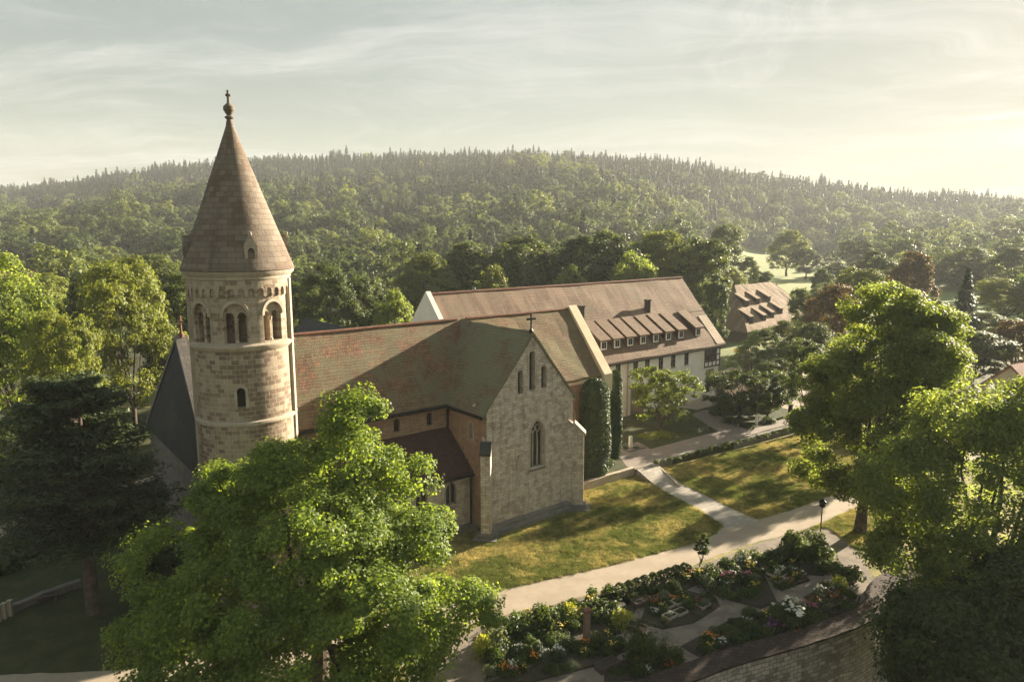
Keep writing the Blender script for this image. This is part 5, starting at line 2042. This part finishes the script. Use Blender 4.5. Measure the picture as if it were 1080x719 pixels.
PL = {
    'round': shrub_mesh(1, L['dark'], 1, 1, 800, 0.17),
    'green': shrub_mesh(2, L['herb'], 1, 1, 620, 0.2),
    'yellow': shrub_mesh(3, L['yellowgreen'], 1, 1, 900, 0.15),
    'silver': shrub_mesh(4, L['silver'], 1, 1, 520, 0.17),
    'grass': shrub_mesh(5, L['herb'], 0.8, 1.2, 420, 0.35, spiky=0.6),
    'tall': shrub_mesh(6, L['herb'], 0.7, 1.6, 600, 0.2, spiky=0.5),
    'herb': shrub_mesh(7, L['herb'], 1, 0.7, 200, 0.22),
    'orange': shrub_mesh(8, L['herb'], 1, 0.9, 360, 0.2, PETAL['orange'], 18, 0.144),
    'white': shrub_mesh(9, L['silver'], 1, 0.9, 360, 0.2, PETAL['white'], 22, 0.144),
    'pink': shrub_mesh(10, L['herb'], 1, 1.0, 360, 0.2, PETAL['pink'], 22, 0.122),
    'purple': shrub_mesh(11, L['herb'], 1, 0.9, 360, 0.2, PETAL['purple'], 33, 0.130),
    'yellowfl': shrub_mesh(12, L['herb'], 1, 1.1, 360, 0.2, PETAL['yellow'], 16, 0.115),
    'redfl': shrub_mesh(13, L['herb'], 1, 0.9, 320, 0.2, PETAL['red'], 14, 0.122),
    'hydrangea': shrub_mesh(14, L['dark'], 1, 1, 900, 0.16, PETAL['white'], 25, 0.144),
}


def plant(kind, x, y, z, r, h, label, group=None, name='shrub', cat='shrub'):
    me, fm = PL[kind]
    rz = (x * 3.7 + y * 5.1) % 6.28
    if fm is None:
        o = bpy.data.objects.new(name, me)
        o.location = (x, y, z)
        link(o)
    else:
        o = empty(name, (x, y, z))
        link(bpy.data.objects.new('foliage', me), o)
        link(bpy.data.objects.new('flowers', fm), o)
    o.rotation_euler = (0, 0, rz)
    o.scale = (r, r, h)
    return tag(o, label, cat, group)


GD = 0.02
G1 = 'shrubs along the gravel path edge'
for k, px, py, r, h, lab in [
    ('green', 538, 672, 1.3, 1.8, 'green shrub nearest the maple along the garden border'),
    ('round', 556, 668, 1.2, 1.9, 'dark shrub second from the maple in the garden border'),
    ('round', 573, 664, 1.3, 2.4, 'tall dark rounded shrub in the garden border near the maple'),
    ('green', 590, 655, 1.2, 1.6, 'green mound in the border left of the pale mound'),
    ('yellow', 602, 654, 1.15, 1.7, 'pale yellow-green mound beside the stone stele'),
    ('round', 628, 650, 1.4, 1.6, 'dark green shrub right behind the stone stele'),
    ('green', 640, 648, 1.2, 1.5, 'low round shrub between the stele and the hedge'),
    ('yellow', 655, 658, 1.15, 1.35, 'glowing yellow-green cushion at the round garden path'),
    ('silver', 596, 682, 0.7, 0.9, 'silvery tuft in the lower flower row'),
    ('yellowfl', 625, 643, 0.9, 1.2, 'shrub with small yellow blossoms behind the stele'),
    ('round', 585, 680, 1.0, 1.1, 'dark mound behind the lower flower row'),
    ('green', 560, 690, 1.0, 1.2, 'leafy mound left end of the lower flower row'),
    ('silver', 525, 685, 1.3, 1.9, 'grey green shrub under the maple skirt'),
    ('yellow', 512, 690, 1.0, 1.9, 'yellowish feathery shrub touching the maple skirt'),
    ('round', 845, 588, 1.7, 2.6, 'large dark shrub at the garden end near the lamp post'),
    ('round', 862, 590, 1.6, 1.9, 'dark round shrub at the foot of the lamp post'),
    ('green', 836, 582, 1.2, 2.4, 'upright olive shrub left of the large dark shrub'),
    ('green', 818, 592, 1.3, 1.4, 'spreading shrub in the middle of the upper border'),
    ('round', 800, 592, 1.2, 1.4, 'dark shrub above the middle herb bed'),
    ('silver', 782, 596, 1.0, 1.7, 'feathery grey shrub by the path edge'),
    ('green', 768, 603, 1.1, 1.4, 'low shrub right of the young standard tree'),
    ('round', 752, 609, 1.3, 1.3, 'dark low shrub under the young standard tree'),
    ('yellowfl', 735, 609, 1.0, 1.0, 'shrub dotted with yellow left of the young standard tree'),
    ('round', 876, 604, 1.4, 1.3, 'dark shrub behind the right herb beds'),
    ('green', 893, 612, 1.4, 1.6, 'leafy shrub below the tall lawn tree'),
    ('yellow', 884, 622, 0.9, 1.5, 'sunlit yellow-green shrub right of the herb beds'),
    ('hydrangea', 832, 657, 1.75, 1.9, 'large shrub covered in white blossoms above the wall coping'),
    ('purple', 815, 664, 0.9, 1.0, 'purple flowering plant left of the white flowering shrub'),
    ('pink', 852, 646, 0.9, 1.1, 'magenta flowering plant right of the white flowering shrub'),
    ('redfl', 838, 669, 0.7, 0.7, 'red flowers at the foot of the white flowering shrub'),
    ('pink', 768, 617, 1.0, 1.2, 'pink flowering shrub in the upper border'),
    ('pink', 785, 612, 0.8, 1.0, 'small pink flowering plant right of the first pink shrub'),
    ('orange', 748, 676, 0.8, 0.8, 'orange flowers in the bed near the wall coping'),
    ('orange', 710, 634, 0.6, 0.6, 'rusty flowers in the round herb bed'),
    ('tall', 668, 700, 1.1, 2.2, 'tall dark leafy plant left of the wall coping end'),
    ('tall', 684, 700, 1.2, 1.9, 'tall leafy plant second from the left by the coping'),
    ('round', 676, 692, 1.0, 2.1, 'dark upright shrub at the fork of garden paths'),
    ('tall', 700, 700, 1.0, 1.2, 'spiky leafy plant beside the coping'),
    ('grass', 712, 697, 0.8, 0.9, 'small spiky tuft beside the coping'),
    ('round', 790, 668, 1.2, 1.2, 'dark mound left of the purple flowers'),
    ('green', 772, 674, 1.2, 1.0, 'leafy mound in the long bed by the coping'),
    ('green', 858, 655, 1.2, 0.9, 'bright low mound between magenta flowers and coping'),
    ('redfl', 880, 632, 0.9, 0.8, 'brownish red plant in the right herb bed'),
]:
    x, y = at(px, py, 0)
    plant(k, x, y, GD, r, h, lab)
G2 = 'flowers of the lower garden row'
for i, (k, px, py) in enumerate([('silver', 515, 713), ('orange', 531, 710), ('white', 540, 708), ('green', 548, 702), ('orange', 562, 698), ('white', 572, 694), ('white', 588, 691), ('grass', 602, 688), ('orange', 616, 684), ('green', 626, 683), ('green', 634, 680), ('yellowfl', 642, 676), ('green', 520, 702)]):
    x, y = at(px, py, 0)
    plant(k, x, y, GD, 0.62, 0.95, {'orange': 'orange flowering plant in the sunlit lower garden row', 'white': 'cream flowering plant in the sunlit lower garden row'}.get(k, 'leafy green plant in the sunlit lower garden row'), G2)

# garden ground and beds
gp = [at(430, 705), at(521.5, 652.5), at(651, 621.5), at(723.5, 601), at(795.7, 574), at(829, 565), at(848.5, 560), at(872, 556), at(905, 585), at(925, 620), at(927, 634)]
gp = smooth_line(gp, 3) + [(x - 0.6, y + 0.9) for x, y in reversed(gl) if -8 < x < 27.3]
sheet('garden_ground', gp, 0.006, M['soilpath'])


def bed(pts, z=0.02):
    mb = MB()
    P = [Vector((*at(*p), 0)) for p in pts]
    c = sum(P, Vector()) / len(P)
    P = [c + (p - c) * 1.1 for p in P]
    top = [c + (p - c) * 0.93 + Vector((0, 0, 0.14)) for p in P]
    n = len(P)
    fs = [tuple(range(n, 2 * n))] + [(i, (i + 1) % n, (i + 1) % n + n, i + n) for i in range(n)]
    mb.add([p for p in P] + top, fs)
    o = mb.build('garden_bed', M['bed'])
    tag(o, kind='structure')


BEDS = [
    [(520, 662), (651, 625), (668, 640), (650, 668), (600, 682), (560, 698), (520, 712)],
    [(655, 632), (728, 607), (742, 612), (722, 622), (680, 632), (662, 640)],
    [(684, 640), (716, 622), (752, 632), (756, 640), (730, 656), (700, 662), (678, 655)],
    [(730, 612), (790, 590), (800, 600), (816, 634), (800, 640), (770, 632), (748, 624)],
    [(800, 588), (850, 566), (872, 585), (866, 606), (838, 604)],
    [(806, 604), (826, 598), (852, 612), (824, 622)],
    [(724, 680), (770, 655), (800, 648), (830, 640), (868, 654), (850, 664), (800, 678), (742, 690)],
    [(850, 630), (880, 614), (905, 630), (900, 646), (872, 650)],
    [(640, 706), (668, 692), (705, 690), (722, 702), (680, 716), (640, 718)],
    [(520, 719), (600, 690), (650, 676), (662, 684), (625, 702), (560, 719)],
]
for b in BEDS:
    bed(b)


def inside(p, poly):
    c = False
    j = len(poly) - 1
    for i in range(len(poly)):
        if (poly[i][1] > p[1]) != (poly[j][1] > p[1]) and p[0] < (poly[j][0] - poly[i][0]) * (p[1] - poly[i][1]) / (poly[j][1] - poly[i][1]) + poly[i][0]:
            c = not c
        j = i
    return c


rnd = random.Random(44)
GH = 'low herbs filling the garden beds'
HL = {'herb': 'low green herb in one of the garden beds', 'green': 'low green herb in one of the garden beds', 'silver': 'low greyish herb in one of the garden beds', 'grass': 'spiky green tuft in one of the garden beds',
      'redfl': 'small reddish flowering herb in one of the garden beds', 'yellowfl': 'small yellow flowering herb in one of the garden beds', 'round': 'dark green cushion in one of the garden beds', 'white': 'small white flowering herb in one of the garden beds'}
for bi, (b, n) in enumerate(zip(BEDS, (60, 16, 26, 34, 22, 14, 40, 18, 16, 14))):
    P = [at(*p) for p in b]
    x0, x1 = min(p[0] for p in P), max(p[0] for p in P)
    y0, y1 = min(p[1] for p in P), max(p[1] for p in P)
    c = 0
    while c < n:
        q = (rnd.uniform(x0, x1), rnd.uniform(y0, y1))
        if not inside(q, P):
            continue
        c += 1
        k = rnd.choice(['herb', 'herb', 'green', 'green', 'silver', 'grass', 'round', 'redfl', 'yellowfl', 'white'])
        s = rnd.uniform(0.35, 0.75) * (1.35 if bi in (0, 3, 4) else 1.0)
        plant(k, q[0], q[1], 0.10, s, s * rnd.uniform(0.8, 1.4), HL[k], GH, 'herb_plant', 'plant')

# low hedge along the path
rng = np.random.default_rng(71)
a0, a1 = np.array(at(652, 629)), np.array(at(726, 605))
m = 5200
t = rng.uniform(0, 1, m)
dirv = (a1 - a0) / np.linalg.norm(a1 - a0)
nv = np.array([-dirv[1], dirv[0]])
th = rng.uniform(0, math.pi, m)
base = a0 + (a1 - a0) * t[:, None]
wv_ = 0.55 * (1 + 0.15 * np.sin(t * 40))
C = np.concatenate([base + nv * (np.cos(th) * wv_)[:, None], (np.abs(np.sin(th)) ** 0.6 * (0.95 + 0.1 * np.sin(t * 55)))[:, None]], 1)
Nn = unit(np.concatenate([nv * np.cos(th)[:, None], np.sin(th)[:, None]], 1) + 0.5 * rng.normal(size=(m, 3)))
o = bpy.data.objects.new('clipped_hedge', quad_mesh('clipped_hedge', leaf_arrays(rng, C, Nn, 0.15, 0.7), L['dark']))
link(o)
tag(o, 'long low dark clipped hedge between gravel path and round herb bed', 'hedge')

# plants on the dry stone wall
rnd = random.Random(12)
for i in range(26):
    t = i / 25
    p = Vector(at(693, 489.0, 0.9)).lerp(Vector(at(850, 449, 0.9)), t)
    plant(rnd.choice(['green', 'round', 'herb', 'grass']), p.x + rnd.uniform(-0.15, 0.15), p.y + rnd.uniform(-0.15, 0.5), 0.82, rnd.uniform(0.35, 0.6), rnd.uniform(0.35, 0.75), 'small green plant on top of the long dry stone wall', 'plants along the dry stone wall', 'wall_plant', 'plant')
for k, px, py, r, h, lab in [('round', 628, 487, 1.6, 2.0, 'dark shrub at the foot of the thick cypress'), ('green', 640, 490, 1.2, 1.1, 'low shrub between the thick cypress and the paving'), ('round', 648, 479, 0.8, 0.9, 'small dark shrub at the foot of the slim cypress'),
                             ('redfl', 619, 492, 1.2, 1.3, 'reddish shrub against the choir wall beside the buttress'), ('yellow', 700, 459, 2.0, 0.5, 'sunlit low groundcover under the magnolia'), ('yellow', 684, 461, 1.6, 0.45, 'sunlit patch of low groundcover left of the magnolia stem'),
                             ('round', 768, 446, 1.5, 1.2, 'dark low shrub in the bed left of the lamp pole'), ('round', 784, 449, 1.4, 0.9, 'dark mound right before the lamp pole'), ('green', 810, 445, 1.3, 0.9, 'green mound right of the lamp pole'), ('round', 755, 437, 1.2, 1.0, 'dark shrub at the yard corner')]:
    x, y = at(px, py, TZ)
    plant(k, x, y, TZ, r, h, lab)

# young standard tree by the path
x, y = at(739, 600)
rng = np.random.default_rng(81)
make_tree('young_tree', (x, y, 0), 81, [(0, 0, 1.9, 0.5, 0.5, 0.75), (0.15, 0, 2.6, 0.32, 0.32, 0.5), (-0.2, 0, 2.0, 0.35, 0.35, 0.4)], 36, 26, 0.26, 0.2, L['herb'],
          'slim young tree standing at the garden side of the gravel path', r0=0.05, fork=(0, 0, 0.9), n_limbs=6)
# shrubs in the shady west
for k, px, py, r, h, lab in [('round', 20, 590, 3.0, 3.2, 'dark shrub mass left below the sunlit path'), ('round', 62, 578, 3.0, 3.0, 'dark shrub left of the pine trunk'), ('round', 130, 560, 3.2, 3.0, 'dark shrub right of the pine trunk'), ('round', 160, 600, 2.6, 2.6, 'dark shrub under the left skirt of the maple'),
                             ('round', -20, 600, 3.2, 3.0, 'dark shrub at the left frame edge'), ('round', 150, 530, 2.6, 2.6, 'dark shrub close to the west wall corner')]:
    x, y = at(px, py, 0)
    plant(k, x, y, 0, r, h, lab)

# ------------------------------------------------------------------ garden furniture
# stele
x, y = at(618, 676)
st = empty('stone_stele', (x, y, 0), 0.4, 'slim reddish brick stele with flat cap among the shrubs', 'stele')
MB().prism([(-0.19, -0.17, 0), (0.19, -0.17, 0), (0.19, 0.17, 0), (-0.19, 0.17, 0)], (0, 0, 2.25)).build('shaft', M['brick'], st)
MB().box(-0.27, 0.27, -0.25, 0.25, 2.252, 2.40).build('cap', M['ridge'], st)
# lamp post on the lawn
x, y = at(864.5, 567)
lp = empty('street_lamp', (x, y, 0), 0, 'black iron lamp post with lantern at the path bend', 'lamp')
MB().lathe([(0.14, -0.1), (0.12, 0.5), (0.06, 0.6), (0.05, 2.9), (0.08, 2.95)], 0, 0, 12).build('post', M['iron'], lp, smooth=True)
MB().lathe([(0.14, 2.96), (0.24, 3.0), (0.30, 3.42)], 0, 0, 8).build('lantern', M['glass'], lp)
MB().lathe([(0.36, 3.425), (0.34, 3.48), (0.12, 3.66), (0.04, 3.75)], 0, 0, 8).build('lantern_roof', M['iron'], lp)
# white lamp pole on the terrace
x, y = at(797.5, 448, TZ)
lp = empty('lamp_pole', (x, y, TZ), 0, 'slim pole lamp with white base between the terrace trees', 'lamp')
MB().lathe([(0.2, -0.05), (0.2, 1.35), (0.12, 1.4)], 0, 0, 12).build('base', M['whitepaint'], lp)
MB().lathe([(0.06, 1.403), (0.045, 5.6)], 0, 0, 10).build('post', M['greystone'], lp)
MB().lathe([(0.06, 5.6), (0.34, 5.68), (0.3, 5.82), (0.08, 5.9)], 0, 0, 14).build('lamp_head', M['whitepaint'], lp)
# small monument with bed beside the cypress
x, y = at(664.6, 472, TZ)
mo = empty('stone_post', (x, y, TZ), 0.6, 'small white stone post standing in a square planting by the cypresses', 'monument')
MB().prism([(-0.2, -0.16, 0), (0.2, -0.16, 0), (0.2, 0.16, 0), (-0.2, 0.16, 0)], (0, 0, 1.5)).build('shaft', M['whitepaint'], mo)
MB().box(-0.3, 0.3, -0.26, 0.26, -0.05, 0.12).build('base', M['trim'], mo)
mb = MB()
mb.box(-1.5, 1.5, -1.3, -1.15, 0, 0.15)
mb.box(-1.5, 1.5, 1.15, 1.3, 0, 0.15)
mb.box(-1.5, -1.35, -1.149, 1.149, 0, 0.15)
mb.box(1.35, 1.5, -1.149, 1.149, 0, 0.15)
mb.build('kerb', M['greystone'], mo)
plant('round', x + 0.6, y - 0.5, TZ, 0.55, 0.45, 'small dark cushion beside the white stone post')
plant('round', x - 0.6, y - 0.3, TZ, 0.5, 0.4, 'low dark tuft left of the white stone post')
# posts in the yard
for px, py, h, lab in ((787.5, 388, 3.0, 'tall dark gate post left in the sunlit yard'), (797, 391, 2.2, 'shorter dark gate post right in the sunlit yard'), (833, 438, 1.6, 'dark wooden post at the yard before the trees')):
    x, y = at(px, py, TZ)
    p = empty('gate_post', (x, y, TZ), 0.3, lab, 'post')
    w_ = 0.22 if h < 2.5 else 0.34
    MB().prism([(-w_, -w_, -0.1), (w_, -w_, -0.1), (w_, w_, -0.1), (-w_, w_, -0.1)], (0, 0, h)).build('shaft', M['darkwood'], p)
    MB().box(-w_ - 0.08, w_ + 0.08, -w_ - 0.08, w_ + 0.08, h - 0.097, h + 0.05).build('cap', M['iron'], p)
x, y = at(781, 386, TZ)
pb = empty('parasol', (x, y, TZ), 0, 'small orange parasol over the sunlit yard', 'parasol')
MB().lathe([(0.05, 0), (0.05, 3.3)], 0, 0, 8).build('pole', M['darkwood'], pb)
MB().lathe([(1.7, 3.1), (0.9, 3.5), (0.05, 3.75), (0.04, 3.68), (0.9, 3.42)], 0, 0, 8, cap=False).build('canopy', PETAL['orange'], pb)
# little stake on the right lawn
x, y = at(831.8, 529.5)
sk = empty('garden_stake', (x, y, 0), 0.4, 'tiny pale stake standing on the shaded right lawn', 'stake')
MB().prism([(-0.07, -0.05, -0.1), (0.07, -0.05, -0.1), (0.07, 0.05, -0.1), (-0.07, 0.05, -0.1)], (0, 0, 0.75)).build('shaft', M['trim'], sk)
# raised wooden planters in the herb beds
for px, py, rz, lab in ((676, 637, 0.5, 'small wooden planter box at the edge of the round herb bed'), (668, 664, -0.6, 'narrow dark plank edging box at the path fork'), (640, 704, 0.6, 'dark planter box near the coping end'), (880, 640, 0.5, 'low wooden planter box in the right herb bed')):
    x, y = at(px, py)
    p = empty('planter_box', (x, y, 0.02), rz, lab, 'planter')
    mb = MB()
    mb.box(-0.8, 0.8, -0.4, -0.33, 0, 0.4)
    mb.box(-0.8, 0.8, 0.33, 0.4, 0, 0.4)
    mb.box(-0.8, -0.73, -0.329, 0.329, 0, 0.4)
    mb.box(0.73, 0.8, -0.329, 0.329, 0, 0.4)
    mb.build('box', M['barnwood'], p)
    MB().box(-0.728, 0.728, -0.328, 0.328, 0, 0.33).build('soil', M['bed'], p)
for i, (px, py) in enumerate(((694, 645), (704, 641), (715, 637), (726, 634), (706, 652), (717, 648), (729, 645), (741, 641), (815, 607), (826, 604), (820, 614), (832, 611), (843, 609), (868, 628), (879, 625), (872, 638), (884, 634))):
    x, y = at(px, py)
    p = empty('herb_box', (x, y, 0.12), ROT + 0.05 * math.sin(i * 2.3), 'small timber edged herb box set in rows in the round and right herb beds', 'planter', 'timber edged herb boxes of the garden')
    mb = MB()
    mb.box(-0.52, 0.52, -0.36, -0.30, 0, 0.22)
    mb.box(-0.52, 0.52, 0.30, 0.36, 0, 0.22)
    mb.box(-0.52, -0.46, -0.299, 0.299, 0, 0.22)
    mb.box(0.46, 0.52, -0.299, 0.299, 0, 0.22)
    mb.build('box', M['trim'] if i % 3 else M['barnwood'], p)
    MB().box(-0.458, 0.458, -0.298, 0.298, 0, 0.15).build('soil', M['bed'], p)
    plant(('herb', 'grass', 'silver', 'green', 'white')[i % 5], x, y, 0.26, 0.34, 0.36, 'small herb growing in one of the timber edged boxes', 'herbs in the timber edged boxes', 'herb_plant', 'plant')
# wall with pickets in the shady west
low_wall('low_wall', smooth_line([at(-40, 668), at(0, 650), at(45, 631), at(85, 617)], 4), 0.55, 0.5, 'pale low curved wall on the shady western grass', M['greystone'])
for i, (px, py) in enumerate(((2, 652), (8, 649), (14, 646))):
    x, y = at(px, py)
    p = empty('fence_post', (x, y - 0.3, 0), 0.2, ['pale stone post leftmost of three by the shady low wall', 'middle pale stone post of three by the shady low wall', 'pale stone post nearest the pine of three by the low wall'][i], 'post')
    MB().box(-0.13, 0.13, -0.13, 0.13, -0.1, 1.15).build('shaft', M['trim'], p)
    MB().box(-0.17, 0.17, -0.17, 0.17, 1.152, 1.22).build('cap', M['trim'], p)
x, y = at(50, 634)
bn = empty('stone_bench', (x, y, 0), 0.5, 'small dark bench in front of the shady low wall', 'bench')
MB().box(-0.7, 0.7, -0.22, 0.22, 0.42, 0.52).build('seat', M['darkwood'], bn)
MB().box(-0.6, -0.45, -0.18, 0.18, 0, 0.418).build('leg', M['darkwood'], bn)
MB().box(0.45, 0.6, -0.18, 0.18, 0, 0.418).build('leg', M['darkwood'], bn)

# prototypes that were never placed would stand at the origin
for k, p in PROTO.items():
    if k not in used:
        for ch in list(p.children):
            bpy.data.objects.remove(ch)
        bpy.data.objects.remove(p)

# ------------------------------------------------------------------ haze
hz = MB()
hz.box(-1420, 1420, -180, 1480, float(terr(*np.meshgrid(xs, ys)).min()) - 1.2, 200)
hm = bpy.data.materials.new('haze')
hm.use_nodes = True
nt = hm.node_tree
nt.nodes.clear()
out = nt.nodes.new('ShaderNodeOutputMaterial')
vol = nt.nodes.new('ShaderNodeVolumePrincipled')
vol.inputs['Color'].default_value = (0.88, 0.93, 0.95, 1)
vol.inputs['Density'].default_value = HAZE_DENSITY
vol.inputs['Anisotropy'].default_value = 0.12
nt.links.new(vol.outputs[0], out.inputs['Volume'])
ho = hz.build('haze', hm, uv=False)
tag(ho, 'pale evening haze filling the valley', 'haze', None, 'stuff')
